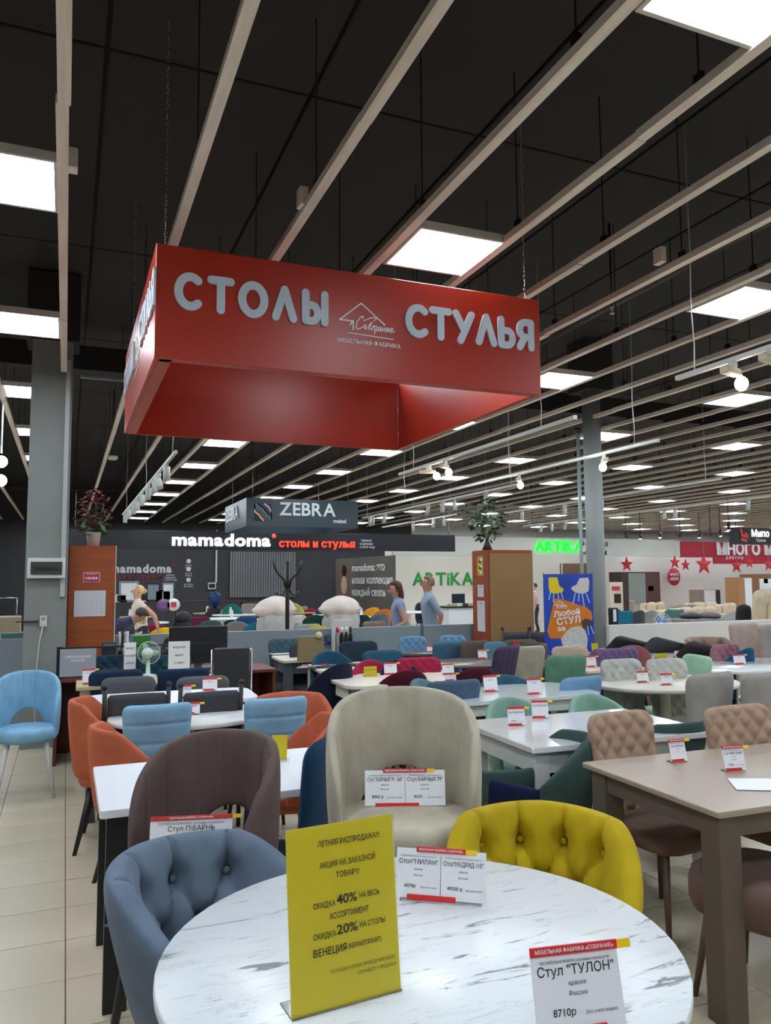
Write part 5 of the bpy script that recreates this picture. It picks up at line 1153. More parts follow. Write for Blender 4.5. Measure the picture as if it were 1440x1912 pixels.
# =================================================================== PEOPLE
def person(label, loc, facing, H, shirt, pants, hairc, skinc=(196, 150, 124), lean=0, arms=None, head=(0, 0), hair='short', legs=None, female=False, sleeve=.62, glasses=False, group=None):
    t = thing('person', label, 'person', (loc[0], loc[1], 0), radians(facing - 90), group)
    f_ = .94 if female else 1.0
    V = {'pel': (0, 0, .525), 'wai': (0, .005, .60), 'che': (0, .01, .715), 'uch': (0, 0, .785), 'nec': (0, .0, .84), 'hb': (0, .012, .875), 'hm': (0, .018, .925), 'ht': (0, .006, .962)}
    Rr = {'pel': (.095, .075), 'wai': (.082 * f_, .068), 'che': (.098 * f_, .074), 'uch': (.078 * f_, .055), 'nec': (.032, .032), 'hb': (.040, .044), 'hm': (.047, .054), 'ht': (.036, .042)}
    E = [('pel', 'wai', 'T'), ('wai', 'che', 'T'), ('che', 'uch', 'T'), ('uch', 'nec', 'N'), ('nec', 'hb', 'N'), ('hb', 'hm', 'S'), ('hm', 'ht', 'S')]
    arms = arms or (((.135, -.01, .65), (.14, .04, .51)), ((-.135, -.01, .65), (-.14, .04, .51)))
    legs = legs or (((.055, .01, .27), (.06, -.02, .045)), ((-.055, .03, .27), (-.06, -.04, .045)))
    for i, sx in enumerate((1, -1)):
        n = 'RL'[i]; V['s' + n] = (sx * .098 * f_, 0, .79); Rr['s' + n] = (.036, .036); V['e' + n] = arms[i][0]; Rr['e' + n] = (.026, .026)
        V['w' + n] = arms[i][1]; Rr['w' + n] = (.017, .015)
        e, w_ = Vector(arms[i][0]), Vector(arms[i][1]); d = (w_ - e).normalized(); V['p' + n] = tuple(w_ + d * .045); Rr['p' + n] = (.018, .011)
        E += [('uch', 's' + n, 'T'), ('s' + n, 'e' + n, 'U'), ('e' + n, 'w' + n, 'A'), ('w' + n, 'p' + n, 'S')]
        V['h' + n] = (sx * .05, 0, .48); Rr['h' + n] = (.058, .062); V['k' + n] = legs[i][0]; Rr['k' + n] = (.036, .038); V['a' + n] = legs[i][1]; Rr['a' + n] = (.024, .026)
        a_ = Vector(legs[i][1]); V['t' + n] = tuple(a_ + Vector((sx * .01, .09, -.025))); Rr['t' + n] = (.024, .018)
        E += [('pel', 'h' + n, 'P'), ('h' + n, 'k' + n, 'P'), ('k' + n, 'a' + n, 'P'), ('a' + n, 't' + n, 'F')]
    Rl = Matrix.Rotation(-radians(lean), 3, 'X'); pv = Vector(V['pel'])
    low = {'pel', 'hR', 'hL', 'kR', 'kL', 'aR', 'aL', 'tR', 'tL'}
    Pn = {k: (Vector(v) if k in low else pv + Rl @ (Vector(v) - pv)) * H for k, v in V.items()}
    Rh = Rl @ Matrix.Rotation(radians(head[1]), 3, 'Z') @ Matrix.Rotation(-radians(head[0]), 3, 'X')
    nb = Pn['nec']
    for k in ('hb', 'hm', 'ht'): Pn[k] = nb + Rh @ ((Vector(V[k]) - Vector(V['nec'])) * H)
    ks = list(Pn); me = bpy.data.meshes.new('b'); me.from_pydata([tuple(Pn[k]) for k in ks], [(ks.index(a), ks.index(b)) for a, b, c in E], [])
    o = bpy.data.objects.new('b', me); COL.objects.link(o)
    m = o.modifiers.new('s', 'SKIN'); o.modifiers.new('u', 'SUBSURF').levels = 2
    for i, k in enumerate(ks):
        sv = me.skin_vertices[0].data[i]; sv.radius = (Rr[k][0] * H, Rr[k][1] * H); sv.use_root = (k == 'pel')
    dg = bpy.context.evaluated_depsgraph_get(); ev = bpy.data.meshes.new_from_object(o.evaluated_get(dg))
    g = G(); g.v = [tuple(v.co) for v in ev.vertices]; g.f = [tuple(p.vertices) for p in ev.polygons]; g.sm = [True] * len(g.f); g.m = []
    bpy.data.objects.remove(o)
    idx = {'T': 1, 'N': 0, 'S': 0, 'A': 0, 'P': 2, 'F': 3}
    for f in g.f:
        c = sum((Vector(g.v[i]) for i in f), Vector()) / len(f); best = None
        for a, b, k in E:
            A, B = Pn[a], Pn[b]; ab = B - A; tt = max(0, min(1, (c - A).dot(ab) / ab.length_squared)); r_ = Rr[a][0] * (1 - tt) + Rr[b][0] * tt
            d = (c - A - ab * tt).length / (r_ * H)
            if best is None or d < best[0]: best = (d, k, tt, a)
        k = best[1]
        if k == 'U': mi = 1 if best[2] < sleeve else 0
        elif k == 'N': mi = 1 if (best[3] == 'uch' and best[2] < .5) else 0
        elif best[3] == 'pel' and k == 'P': mi = 2
        else: mi = idx[k]
        g.m.append(mi)
    for i, sx in enumerate((1, -1)):   # fingers and thumb, rooted inside the palm
        n = 'RL'[i]; w_, p_ = Pn['w' + n], Pn['p' + n]; d = (p_ - w_).normalized(); side = Vector((0, 1, 0)); side = (side - d * side.dot(d)).normalized(); nr = d.cross(side) * -sx
        g.mi = 0
        for q, (off, L) in enumerate(((.015, .040), (.005, .045), (-.005, .041), (-.015, .032))):
            b = p_ + side * off * H - d * .008 * H; g.tube([b, b + d * L * .5 * H, b + (d * L * .8 + nr * L * .2) * H, b + (d * L + nr * L * .45) * H], [.0062 * H, .0056 * H, .005 * H, .0036 * H], 7)
        b = w_ + d * .012 * H; g.tube([b, b + (d * .02 + side * .022) * H, b + (d * .042 + side * .028) * H], [.008 * H, .0068 * H, .005 * H], 7)
    sk_ = M('skin_%d_%d_%d' % skinc, skinc, .55, noise=.05, nscale=8)
    g.out('body', [sk_, shirt, pants, BLACK], t)
    hc = Pn['hm']; up = Rh
    fg = G()
    for sx in (-1, 1):
        G().ell(hc + up @ Vector((sx * .018, .052, .004)) * H, (.005 * H, .004 * H, .0035 * H), 8, 6).out('eye', M('eye_dark', (40, 30, 28), .3), t)
        G().ell(hc + up @ Vector((sx * .047, -.004, -.004)) * H, (.006 * H, .011 * H, .018 * H), 8, 6).out('ear', sk_, t)
    G().ell(hc + up @ Vector((0, .060, -.012)) * H, (.008 * H, .012 * H, .014 * H), 8, 6, up).out('nose', sk_, t)
    G().ell(hc + up @ Vector((0, .050, -.034)) * H, (.014 * H, .006 * H, .004 * H), 8, 6, up).out('mouth', M('lips', (160, 90, 84), .5), t)
    hm = M('hair_%d_%d_%d' % hairc, hairc, .6, noise=.15, nscale=60)
    hg = G()
    def cut(v):
        if v.y > .012 * H and v.z < .026 * H: v.y = .012 * H + (v.y - .012 * H) * .25
        if hair == 'short' and v.z < -.025 * H: v.z = -.025 * H + (v.z + .025 * H) * .2; v.x *= .92
        return v
    if hair == 'long':
        hg.ell(hc + up @ Vector((0, -.008, .012)) * H, (.058 * H, .062 * H, .058 * H), 20, 14, up, cut)
        hg.ell(hc + up @ Vector((0, -.032, -.042)) * H, (.058 * H, .038 * H, .085 * H), 18, 12, up)
    else:
        hg.ell(hc + up @ Vector((0, -.008, .012)) * H, (.0535 * H, .060 * H, .054 * H), 20, 14, up, cut)
        if hair == 'bun': hg.ell(hc + up @ Vector((0, -.066, .012)) * H, (.028 * H, .024 * H, .026 * H), 12, 8, up)
    hg.out('hair', hm, t)
    if glasses:
        gg_ = G()
        for sx in (-1, 1): gg_.tube([tuple(hc + up @ Vector((sx * .048, .0, .006)) * H), tuple(hc + up @ Vector((sx * .045, .055, .004)) * H)], .0016 * H, 5); gg_.tube([tuple(hc + up @ Vector((sx * .02 + .014 * cos(q), .060, .003 + .011 * sin(q))) * H) for q in [i * pi / 6 for i in range(13)]], .0014 * H, 5)
        gg_.out('glasses', BLACK, t)
    return t
def fabric(name, c1, c2, kind='stripes', sc=60):
    m = M(name, c1, .8); nt = m.node_tree; b = nt.nodes['Principled BSDF']; tc = nt.nodes.new('ShaderNodeTexCoord')
    if kind == 'stripes':
        tx = nt.nodes.new('ShaderNodeTexWave'); tx.inputs['Scale'].default_value = sc; tx.bands_direction = 'DIAGONAL'; fac = tx.outputs['Fac']
    elif kind == 'dots':
        tx = nt.nodes.new('ShaderNodeTexVoronoi'); tx.inputs['Scale'].default_value = sc; fac = tx.outputs['Distance']
    r = nt.nodes.new('ShaderNodeValToRGB'); r.color_ramp.interpolation = 'CONSTANT' if kind == 'dots' else 'LINEAR'
    r.color_ramp.elements[0].color = lin(c2) + (1,); r.color_ramp.elements[1].color = lin(c1) + (1,)
    if kind == 'dots': r.color_ramp.elements[1].position = .26
    nt.links.new(tc.outputs['Object'], tx.inputs['Vector']); nt.links.new(fac, r.inputs[0]); nt.links.new(r.outputs[0], b.inputs['Base Color'])
    return m
LAV = M('shirt_lavender', (132, 142, 172), .8); PANT = M('trousers_dark', (44, 44, 52), .8); JEAN = M('denim', (90, 104, 124), .8)
person('man in a blue checked short-sleeved shirt with glasses walking behind the partition', P(806, 1073, Y=10.3), 168, 1.68, fabric('shirt_check', (176, 192, 204), (84, 112, 142), 'stripes', 14), M('trousers_grey', (110, 116, 126), .8), (120, 104, 88), glasses=True,
       head=(-14, 10), lean=6, arms=(((.13, -.02, .65), (.135, .05, .53)), ((-.14, -.06, .65), (-.13, -.02, .53))), skinc=(176, 124, 104), sleeve=.85)
person('woman with brown hair in a lavender top walking behind the partition', P(748, 1083, Y=9.95), 165, 1.61, LAV, M('skirt_pale', (140, 148, 170), .8), (66, 34, 30), hair='long', female=True,
       head=(4, 20), lean=4, arms=(((.14, -.02, .64), (.13, .09, .56)), ((-.15, -.03, .64), (-.12, .10, .58))), skinc=(180, 136, 112), sleeve=.35)
person('blonde woman in a cream blouse working between the tables of the dark shop', P(268, 1089, Y=13.2), 190, 1.58, M('blouse_cream', (222, 208, 186), .8), PANT, (216, 184, 130), hair='bun', female=True,
       head=(-22, 0), lean=10, arms=(((.14, -.07, .66), (.13, -.05, .52)), ((-.15, -.10, .66), (-.13, -.12, .52))), skinc=(206, 160, 132), sleeve=.3)
person('person in a navy shirt bending over behind the orange wooden cabinet', P(186, 1122, Y=11.6), -30, 1.66, M('shirt_navy', (54, 58, 92), .8), M('jeans_blue', (56, 74, 100), .8), (50, 40, 36),
       head=(-10, 0), lean=66, arms=(((.14, .05, .66), (.13, .16, .56)), ((-.14, .05, .66), (-.13, .16, .56))), skinc=(190, 142, 116))
person('person with black hair and a dotted blouse sitting behind the black monitor', P(334, 1143, Y=8.75), 62, 1.66, fabric('blouse_dots', (22, 22, 30), (206, 206, 210), 'dots', 34), PANT, (18, 16, 20), hair='long', female=True,
       head=(-10, 0), lean=12, arms=(((.14, .02, .64), (.11, .14, .58)), ((-.14, .02, .64), (-.11, .14, .58))), skinc=(190, 146, 124), sleeve=1.0, legs=(((.06, .22, .50), (.06, .24, .28)), ((-.06, .22, .50), (-.06, .24, .28)))).location.z = -.36
person('woman in a pink blouse standing far away right of the plywood cabinet', P(1001, 1094, Y=20), 150, 1.5, M('blouse_pink', (214, 170, 184), .8), PANT, (44, 30, 30), female=True, head=(-10, 0), lean=5, skinc=(200, 150, 130))

# =================================================================== THE SHOPS BEHIND
FT = []
def far_table(px, py, rx, ry, label, mat=MATTW): q = P(px, py, z=.755); FT.append((q.x, q.y, rx)); return table_round(label, q.x, q.y, rx, ry, .755, mat, mat, seg=32)
fc = [ # px, py of the top edge, colour, facing, words
 (276, 1160, (84, 66, 110), 90, 'violet chair in the dark shop, beside the bending person'), (290, 1166, (130, 30, 50), 90, 'wine red chair in the dark shop, before the violet one'),
 (308, 1172, (226, 190, 20), 90, 'bright yellow chair in the dark shop, left of the black monitor'), (372, 1152, (96, 34, 60), 80, 'plum chair in the dark shop behind the black monitor'),
 (395, 1158, (60, 84, 80), 95, 'grey-green chair right of the black-haired seller'), (440, 1160, (120, 120, 116), 70, 'grey chair just right of the black monitor top'),
 (462, 1152, (30, 70, 110), 90, 'blue patterned chair in the dark shop, left of the teal one'), (482, 1163, (30, 110, 130), 90, 'bright teal chair against the partition, left of the coat rack'),
 (497, 1146, (40, 40, 46), 90, 'black chair left of the first cloth-covered pile'), (524, 1147, (150, 154, 158), 60, 'pale grey chair left of the coat rack'),
 (560, 1148, (206, 204, 198), 90, 'white chair just right of the coat rack'), (551, 1163, (150, 130, 134), 90, 'mauve chair in front of the white one, right of the coat rack'),
 (577, 1165, (150, 156, 162), 90, 'grey chair at the partition left of the bottle rack'), (592, 1168, (190, 170, 40), 60, 'mustard chair edge left of the bottle rack'),
 (590, 1148, (18, 60, 50), 90, 'dark green chair, first of the green row'), (620, 1148, (20, 52, 50), 90, 'dark green chair, second of the green row'), (650, 1146, (16, 60, 48), 90, 'dark green chair, third of the green row'), (680, 1148, (20, 48, 48), 90, 'dark green chair, last of the green row'),
 (606, 1139, (30, 60, 96), 90, 'navy chair behind the second dark green one'), (583, 1136, (150, 44, 56), 90, 'red chair behind the dark green row'), (432, 1124, (40, 110, 100), -90, 'sea green chair on the far side by the ribbed sheet'), (465, 1125, (150, 136, 130), -90, 'beige chair on the far side by the ribbed sheet'),
 (445, 1137, (196, 158, 124), 90, 'peach chair in the middle of the dark shop'), (423, 1137, (150, 176, 172), 90, 'pale aqua chair in the middle of the dark shop'), (478, 1137, (190, 150, 150), 90, 'pale pink chair in the middle of the dark shop'),
 (404, 1136, (60, 60, 50), 90, 'olive chair in the middle of the dark shop'), (545, 1125, (190, 190, 110), -90, 'pale yellow chair right of the coat rack post'), (560, 1132, (190, 166, 140), 90, 'sand chair right of the coat rack post'),
 (700, 1134, (224, 160, 40), 90, 'amber chair left of the walking woman'), (722, 1137, (200, 110, 50), 90, 'orange-brown chair beside the walking woman'), (700, 1160, (140, 112, 106), 90, 'rose brown chair at the partition before the walking woman'), (712, 1146, (84, 104, 116), 90, 'steel grey chair before the walking woman'),
 (757, 1160, (120, 146, 146), 90, 'pale sage chair at the partition between woman and man'), (805, 1163, (110, 88, 88), 90, 'rose grey chair at the partition before the man'), (786, 1124, (40, 50, 60), -90, 'dark chair between woman and man'),
 (1100, 1131, (30, 110, 140), 90, 'blue armchair in the right shop beside the slim pillar'), (1168, 1130, (30, 110, 140), 90, 'petrol chair in the right shop behind the partition'), (1199, 1133, (70, 72, 76), 100, 'dark grey chair behind the blue table fan'), (1222, 1134, (140, 144, 140), 90, 'light grey chair behind the blue table fan'), (1262, 1134, (80, 120, 116), 90, 'grey green chair right of the blue table fan'),
 (1375, 1141, (170, 170, 166), 80, 'pale grey chair left of the black draped shape')]
for i, (px, py, c_, fa_, lab) in enumerate(fc):
    Yp = None; z_ = .86; q = P(px, py, z=z_)
    if q.y > 21: q = P(px, py, Y=20.5)
    if px > 1090: q = P(px, py, Y=11.5); 
    if q.y < 10.4: q = P(px, py, Y=10.4)
    zz = q.z
    chair('arch' if i % 3 else 'plain', c_, (q.x, q.y), fa_ + rng.uniform(-8, 8), W=.5 if i % 3 else .46, zt=max(.78, min(1.02, zz)), label=lab, group=None)
for i, (px, py, rx, lab) in enumerate([(415, 1152, .55, 'white table far left in the dark shop'), (440, 1145, .6, 'white table in the middle of the dark shop'), (395, 1142, .5, 'wooden-topped pale table behind the black-haired seller'), (505, 1153, .6, 'white table just left of the coat rack'),
        (620, 1144, .5, 'white table behind the dark green chair row'), (558, 1141, .6, 'white table right of the coat rack'), (663, 1149, .4, 'white table among the dark green chairs'), (270, 1160, .5, 'white table beside the violet chair'), (255, 1149, .4, 'pale table by the bending person'),
        (765, 1140, .7, 'white table between the woman and the man')]):
    far_table(px, py + 2, rx, rx * .8, lab, [MATTW, MATTW, BEECH][i % 3])
# small vases and cards on the far tables
for i in range(9):
    fx_, fy_, fr__ = FT[i]; t = thing('table_vase', 'small white vase on a far table, %s of the nine in the dark shop' % ORD[i], 'vase', (fx_ + fr__ * .4 * cos(i * 2), fy_ + fr__ * .3 * sin(i * 2), .755), 0, 'vases on the far tables')
    G().lathe([(0, 0), (.035, 0), (.045, .06), (.03, .16), (.035, .18), (0, .175)], 12).out('vase', WPRINT, t)
# cloth-covered stacks
for px, py, lab in ((515, 1119, 'pile of chairs under a white dust sheet behind the coat rack'), (636, 1118, 'pile of chairs under a white dust sheet right of the coat rack')):
    q = P(px, py, Y=13.5)
    t = thing('covered_stack', lab, 'dust sheet', (q.x, q.y, 0))
    hgt = q.z
    def fold(v, k=px):
        a = math.atan2(v.y, v.x); r = 1 + .07 * sin(a * 7 + k) + .05 * sin(a * 3 + v.z * 9); return Vector((v.x * r, v.y * r, v.z * (1 + .05 * sin(a * 4))))
    G().ell((0, 0, hgt - .17), (.34, .3, .22), 44, 20, None, lambda v: fold(Vector((v.x * (1.12 if v.z < 0 else 1), v.y, v.z * (.8 if v.z < 0 else 1))))).out('sheet', M('dust_sheet', (216, 204, 196), .8, bump=.4, bscale=12), t)
    G().ell((.02, 0, hgt - .44), (.33, .3, .34), 40, 14, None, fold).out('lower_sheet', M('dust_sheet_grey', (172, 174, 172), .8), t)
    add_legs(t, .5, .5, hgt - .5, BLACK)
# dark wall shelf and water cooler
q = P(330, 1124, Y=22); ws = thing('wall_console', 'dark console with little frames along the dark shop wall', 'console', (q.x, 22, 0))
G().box((0, 0, q.z), (3.8, .35, .05)).out('top', M('console_brown', (62, 46, 44), .5), ws)
for a in (-1.8, 0, 1.8): G().box((a, 0, q.z / 2), (.06, .3, q.z)).out('leg', M('console_brown'), ws)
for i, (px, w_, h_) in enumerate([(226, .28, .2), (240, .5, .55), (285, .35, .5), (296, .2, .3), (313, .3, .5), (305, .4, .3), (265, .3, .3)]):
    q2 = P(px, 1122, Y=22); t = thing('picture_frame', 'small framed card on the dark wall console, %s in the row' % ORD[i], 'frame', (q2.x, 21.9, q.z + .025), 0, 'frames on the wall console')
    G().box((0, 0, h_ / 2), (w_, .03, h_)).out('frame', [WPRINT, PART, BLACK][i % 3], t); G().box((0, -.017, h_ / 2), (w_ * .8, .006, h_ * .8)).out('card', [BLACK, PAPER, PART][i % 3], t)
for i, (px, py, c_) in enumerate([(305, 1130, (120, 80, 130)), (324, 1129, (200, 60, 80))]):
    q2 = P(px, py, Y=18); t = thing('round_sign', ['small violet round sticker sign in the dark shop', 'small white round sign with a red mark in the dark shop'][i], 'sign', (q2.x, 18, q2.z))
    G().lathe([(0, 0), (.14, 0), (.14, .02), (0, .02)], 18).out('disc', WPRINT if i else M('disc%d' % i, c_, .5), t, None, (pi / 2, 0, 0)); G().box((0, -.03, 0), (.12, .01, .12)).out('mark', M('mark%d' % i, c_, .5), t); G().cyl((0, .01, -.14), (0, .01, -q2.z), .01).out('stand', BLACK, t)
q = P(401, 1120, Y=21); wc = thing('water_cooler', 'water dispenser with a blue bottle by the dark shop wall', 'water cooler', (q.x, 21, 0))
G().box((0, 0, .45), (.34, .34, .9), ch=.02).out('body', BLACK, wc); G().lathe([(.06, .9), (.06, .95), (.15, 1.02), (.15, 1.32), (0, 1.34)], 18).out('bottle', M('water_blue', (26, 66, 116), .2), wc)
q = P(396, 1094, Y=23.9); itc = thing('wall_display', 'small white-framed screen on the dark shop wall', 'screen', (q.x, 23.93, q.z))
G().box((0, 0, 0), (.24, .06, .2), ch=.01).out('frame', WHITEM, itc); G().box((0, -.032, 0), (.18, .006, .12)).out('screen', BLACK, itc); G().box((.13, .02, .9), (.05, .03, 1.6)).out('cable_duct', WHITEM, itc)
# green-lettered shop: reception counter with laptop
a, b = P(832, 1135, Y=14.5), P(893, 1135, Y=14.5)
rc_ = thing('reception_desk', 'white reception desk with a laptop behind the strolling man', 'desk', ((a.x + b.x) / 2 + .3, 14.6, 0))
G().box((0, 0, a.z / 2), (b.x - a.x + .6, .5, a.z), ch=.005).out('body', MATTW, rc_); G().box((0, 0, a.z + .015), (b.x - a.x + .7, .6, .03)).out('top', BLACK, rc_)
lp = thing('laptop', 'open black laptop on the white reception desk', 'laptop', (P(861, 1130, Y=14.6).x, 14.55, a.z + .03), .2)
G().box((0, 0, .01), (.34, .24, .02)).out('base', BLACK, lp); G().box((0, .12, .13), (.34, .015, .24)).out('screen', M('screen_dark', (40, 52, 60), .2), lp)
for i in range(5):
    t = thing('brochure_pile', 'low pile of brochures, %s from the left on the white reception desk' % ORD[i], 'brochure', (P(840 + 12 * i, 1133, Y=14.5).x, 14.4, a.z + .03), .3 * i, 'brochures on the reception desk')
    G().box((0, 0, .03), (.16, .12, .06), ch=.003).out('pile', [BEECH, PAPER, M('console_brown')][i % 3], t)
# right-hand shop
DB = 27.5
def Bx(px, py, Y): return P(px, py, Y=Y)
def std_box(name, label, cat, pa, pb, Y, depth, mat, parts=()):
    a, b = Bx(*pa, Y), Bx(*pb, Y); t = thing(name, label, cat, ((a.x + b.x) / 2, Y, 0)); w_ = b.x - a.x; z1_ = a.z
    G().box((0, depth / 2, z1_ / 2), (w_, depth, z1_), ch=.005).out('body', mat, t)
    for n_, fx, fw, z0_, zz_, m_ in parts: G().box((-w_ / 2 + w_ * (fx + fw / 2), -.01, z1_ * (z0_ + zz_) / 2), (w_ * fw, .03, z1_ * (zz_ - z0_)), ch=.003).out(n_, m_, t)
    return t, w_, z1_
MIR = M('mirror', (200, 206, 204), .05, metal=1); WENGE = M('wenge', (58, 42, 38), .5)
std_box('wardrobe', 'dark sliding wardrobe with a mirror door in the right shop', 'wardrobe', (1157, 1068), (1232, 1068), 23, .6, WENGE, [('door', .02, .18, .02, .98, WENGE), ('mirror_door', .2, .42, .02, .98, MIR), ('door', .62, .34, .02, .98, M('door_brown', (84, 54, 44), .5)), ('price_sheet', .68, .14, .62, .72, WPRINT)])
std_box('poster_stand', 'cream poster board with small pictures in the right shop', 'poster', (1139, 1087), (1163, 1087), 22.5, .05, M('poster_cream', (214, 204, 184), .6), [('picture', .15, .6, .8, .9, M('mark1')), ('picture', .3, .5, .5, .72, BLACK), ('picture', .3, .4, .2, .35, WENGE)])
std_box('cabinet', 'low white cabinet with a brown open shelf in the right shop', 'cabinet', (1304, 1101), (1345, 1101), 24, .5, M('cab_taupe', (150, 130, 120), .5), [('door', .25, .5, .03, .97, MATTW), ('open_shelf', .8, .18, .03, .97, WENGE)])
std_box('wardrobe', 'oak wardrobe with a white door near the right edge', 'wardrobe', (1378, 1078), (1404, 1078), 21, .6, M('oak', (170, 124, 84), .5), [('door', .45, .5, .02, .98, MATTW)])
std_box('wardrobe', 'white and brown wardrobe at the right edge', 'wardrobe', (1405, 1072), (1470, 1072), 21.7, .6, M('oak2', (140, 96, 66), .5), [('door', .18, .36, .02, .9, MATTW), ('door', .56, .4, .02, .9, MATTW), ('yellow_note', .3, .12, .8, .9, CARDYEL)])
std_box('brown_screen', 'brown panel behind the top of the blue banner', 'panel', (1048, 1052), (1096, 1052), 25, .1, M('panel_brown', (120, 92, 74), .6), [('frame', 0, .04, 0, 1, WHITEM)])
q = Bx(1258, 1077, DB); rs = thing('round_sign', 'crimson round sign with white words on the right shop wall', 'sign', (q.x, q.y, q.z))
G().lathe([(0, 0), (.34, 0), (.34, .04), (0, .04)], 40).out('disc', CRIM, rs, (0, 0, 0), (pi / 2, 0, 0)); rs.scale = (1, 1, 1.15)
for s_, z_ in (('МНОГО', .04), ('МЕБЕЛИ', -.13)): text_on(rs, s_, .14, WPRINT, (0, -.05, z_), bold=.03, fit=.46)
G().box((0, .17, -.0), (.05, .4, .05)).out('wall_bracket', WHITEM, rs)
wr = thing('display_wall', 'pale grey wall of the right shop behind the round crimson sign', 'wall', (Bx(1290, 1077, 27.8).x, 27.9, 0))
G().box((0, 0, 1.6), (17, .1, 3.2)).out('board', M('wall_pale', (204, 200, 196), .8, noise=.03, nscale=.5), wr)
STAR = M('star_red', (200, 40, 52), .5)
for i, (px, py, r_, Y_) in enumerate([(1171, 1054, .30, 24.4), (1261, 1050, .26, 23.6), (1281, 1055, .24, 24.4), (1315, 1054, .42, 23.6), (1376, 1056, .32, 23.5), (1400, 1050, .24, 23.5), (1436, 1054, .28, 23.5)]):
    q = Bx(px, py, Y_); g = G(); pts = [((r_ if k % 2 == 0 else r_ * .42) * sin(pi * k / 5), (r_ if k % 2 == 0 else r_ * .42) * cos(pi * k / 5)) for k in range(10)]
    g.add([(x, 0, z) for x, z in pts] + [(x, .03, z) for x, z in pts] + [(0, -.05, 0)], [(i_, (i_ + 1) % 10, 20) for i_ in range(10)] + [tuple(range(10, 20))] + [(i_, i_ + 10, (i_ + 1) % 10 + 10, (i_ + 1) % 10) for i_ in range(10)])
    t = thing('star_garland', ['red paper star left of the mirror wardrobe', 'red star under the left end of the crimson board', 'small red star beside the round crimson sign', 'largest red star under the crimson board', 'red star hanging below the crimson lettering', 'small red star right of the crimson lettering', 'red star at the right edge of the picture'][i], 'star', (q.x, Y_, q.z))
    g.out('star', STAR, t); G().cyl((0, .01, r_), (0, .01, 4.785 - q.z), .004, n=5).out('thread', WHITEM, t)
def sofa(label, px0, px1, py, Y, mat, cush):
    a, b = Bx(px0, py, Y), Bx(px1, py, Y); w_ = b.x - a.x; t = thing('sofa', label, 'sofa', ((a.x + b.x) / 2, Y, 0)); zt_ = a.z
    G().box((0, .0, .2), (w_, .9, .4), ch=.03).out('base', mat, t)
    G().box((0, .38, (zt_ + .2) / 2), (w_, .22, zt_ - .2), ch=.05).out('backrest', mat, t)
    for s_ in (-1, 1): G().box((s_ * (w_ / 2 - .1), 0, .38), (.2, .92, .4), ch=.04).out('armrest', mat, t)
    for i in range(cush): cushion(w_ * .85 / cush, .6, .2, 0, rc=.08).out('seat_cushion', mat, t, (-w_ * .42 + w_ * .85 * (i + .5) / cush, -.08, .38))
    for i in range(cush): pad(w_ * .8 / cush, .42, .16, 10, 8, rc=.08, lean=.05).out('back_cushion', mat, t, (-w_ * .42 + w_ * .85 * (i + .5) / cush, .2, zt_ - .38))
    return t
SB = velvet((208, 192, 168)); SG = velvet((150, 140, 128))
sofa('long beige sofa in the right shop, in front', 1272, 1352, 1137, 15, SB, 3); sofa('grey beige sofa behind the long beige one', 1270, 1310, 1131, 19, SG, 2)
sofa('cream sofa with cushions left of the dark grey chair', 1213, 1250, 1127, 20, SB, 2); sofa('cream sofa behind the long beige sofa', 1296, 1350, 1127, 20.5, SB, 2); sofa('cream sofa left of the black draped shape', 1358, 1385, 1129, 17, SB, 1)
for px, lab in ((1290, 'black cushion lying left behind the white partition'), (1325, 'dark grey cushion lying right behind the white partition')):
    q = P(px, 1150, Y=9.6); t = thing('cushion_pile', lab, 'cushion', (q.x, q.y, 0)); G().ell((0, 0, q.z), (.17, .18, .06), 20, 10).out('cushion', LEATHER if px < 1300 else M('cush_grey', (96, 90, 96), .8), t); G().box((0, 0, (q.z - .04) / 2), (.5, .5, q.z - .04), ch=.02).out('base', M('cush_base', (130, 126, 122), .8), t)
q = P(1385, 1128, Y=10.5); t = thing('draped_chair', 'tall black draped chair behind the white partition', 'chair', (q.x, q.y, 0)); pad(.26, q.z - .3, .2, 12, 16, rc=.08, wb=1.15, wt=.8).out('backrest', M('drape_black', (14, 14, 18), .8), t, (0, 0, .3)); add_legs(t, .3, .3, .35, BLACK)
q = P(1425, 1100, Y=10.2); t = thing('mattress_panel', 'beige upholstered headboard leaning behind the white partition', 'headboard', (q.x, q.y, 0)); pad(.62, q.z, .12, 20, 24, rc=.14, wb=1.05, wt=.86).out('panel', velvet((196, 180, 156)), t); pad(.1, q.z - .2, .05, 8, 8, rc=.02).out('rolled_strip', velvet((206, 184, 140)), t, (.0, -.1, 0))
# folder pile, plastic-covered fan
q = P(1237, 1141, Y=8.8); t = thing('table_fan', 'round floor fan with blue blades behind the white partition', 'fan', (q.x, q.y, 0)); rr = .155; cz_ = P(1237, 1166, Y=8.8).z
g = G(); 
for k_ in (1, .75, .5): g.tube([(rr * k_ * cos(a_ * pi / 16), -.04 * (1 - k_), cz_ + rr * k_ * sin(a_ * pi / 16)) for a_ in range(33)], .004, 5)
for a_ in range(24): g.tube([(.03 * cos(a_ * pi / 12), -.04, cz_ + .03 * sin(a_ * pi / 12)), (rr * cos(a_ * pi / 12), 0, cz_ + rr * sin(a_ * pi / 12))], .0015, 4)
o = g.out('guard', M('fan_guard', (206, 210, 212), .4), t); o['kind'] = 'stuff'
for a_ in range(4): G().ell((.075 * cos(a_ * pi / 2 + .5), .03, cz_ + .075 * sin(a_ * pi / 2 + .5)), (.065, .008, .045), 12, 8, Matrix.Rotation(-a_ * pi / 2 - .5, 3, 'Y')).out('blade', M('fan_blue', (60, 130, 206), .35), t)
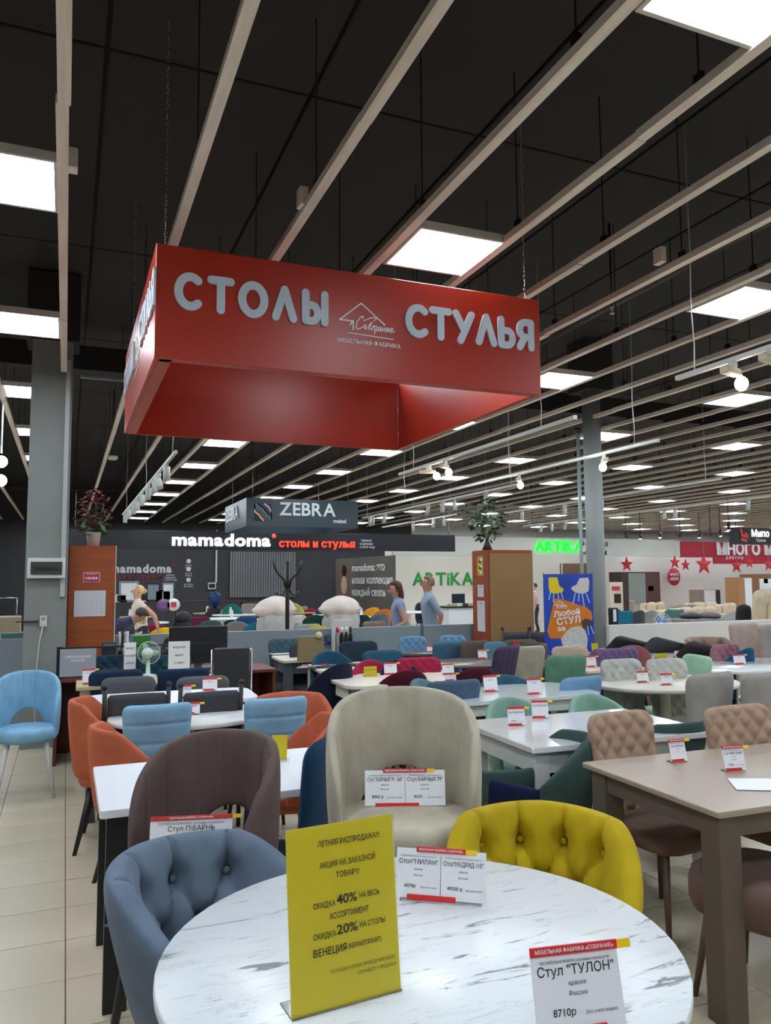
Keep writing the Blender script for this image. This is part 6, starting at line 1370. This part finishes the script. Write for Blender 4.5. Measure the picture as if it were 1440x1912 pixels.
G().cyl((0, .06, 0), (0, .06, cz_), .02).lathe([(0, 0), (.16, 0), (.15, .03), (0, .04)], 20).out('stand', WHITEM, t); G().ell((0, .07, cz_), (.05, .06, .05)).out('motor', WHITEM, t)
q = P(1145, 1135, Y=8.6); t = thing('information_stand', 'black leaflet stand with a white card right of the slim pillar', 'stand', (q.x, 8.6, 0)); G().box((0, 0, q.z / 2), (.13, .05, q.z), ch=.004).out('panel', BLACK, t); G().box((0, -.03, q.z - .1), (.05, .006, .16)).out('card', PAPER, t)

# things at the far left beyond the pillar
q = P(14, 1150, Y=10.6); t = thing('storage_box', 'beige crate with a wire frame beyond the partition left of the pillar', 'box', (q.x, 10.6, 0))
G().box((0, 0, .6), (.3, .3, 1.2), ch=.01).out('crate', M('crate', (150, 136, 110), .7), t)
G().tube([(-.15, 0, 1.2), (-.15, 0, 1.42), (.1, 0, 1.42), (.1, 0, 1.2)], .01, 6).out('frame', CHROME, t)
q = P(22, 1190, Y=9.5); t = thing('folder_pile', 'teal and pink folders lying on the partition left of the pillar', 'folder', (q.x - .05, 9.5, 1.0))
G().box((.06, 0, .03), (.22, .06, .06), ch=.004).out('teal_folder', M('seam_teal'), t); G().box((-.15, 0, .03), (.16, .06, .05), ch=.004).out('pink_folder', M('pale_pink'), t)

# ------------------------------------------------------------------ marks belong to the part that carries them
def basis(o): return Matrix.LocRotScale(o.location, o.rotation_euler, o.scale)
CARRY = ['sheet', 'board', 'cloth', 'disc', 'cover', 'print', 'housing']
for root in [o for o in S.objects if o.parent is None]:
    kids = list(root.children)
    by = {}
    for c in kids: by.setdefault(c.name.split('.')[0], []).append(c)
    for c in kids:
        n = c.name.split('.')[0]; tgt = None
        if n in ('letter', 'lettering', 'house_emblem', 'emblem', 'icon', 'red_dot', 'divider_line', 'red_band', 'round_print', 'printed_chair', 'printed_legs', 'printed_figure', 'printed_hair', 'orange_patch', 'emblem_stripe', 'chair_emblem', 'petal', 'green_patch', 'ruled_lines'):
            if root.name.startswith('hanging_sign') and 'front_panel' in by:
                tgt = by['front_panel'][0] if abs(c.rotation_euler.z) < .1 else by['side_panel'][0]
            else:
                for k in CARRY:
                    if k in by: tgt = by[k][0]; break
        elif n == 'button' and 'backrest' in by: tgt = by['backrest'][0]
        elif n == 'lock': tgt = by['door'][0]
        elif n in ('eye', 'ear', 'nose', 'mouth', 'hair', 'glasses') and 'body' in by: tgt = by['body'][0]
        elif n == 'breaker_row': tgt = by['lid'][0]
        if tgt is not None and tgt is not c and not root.name.startswith('potted'):
            c.parent = tgt; c.matrix_parent_inverse = basis(tgt).inverted()
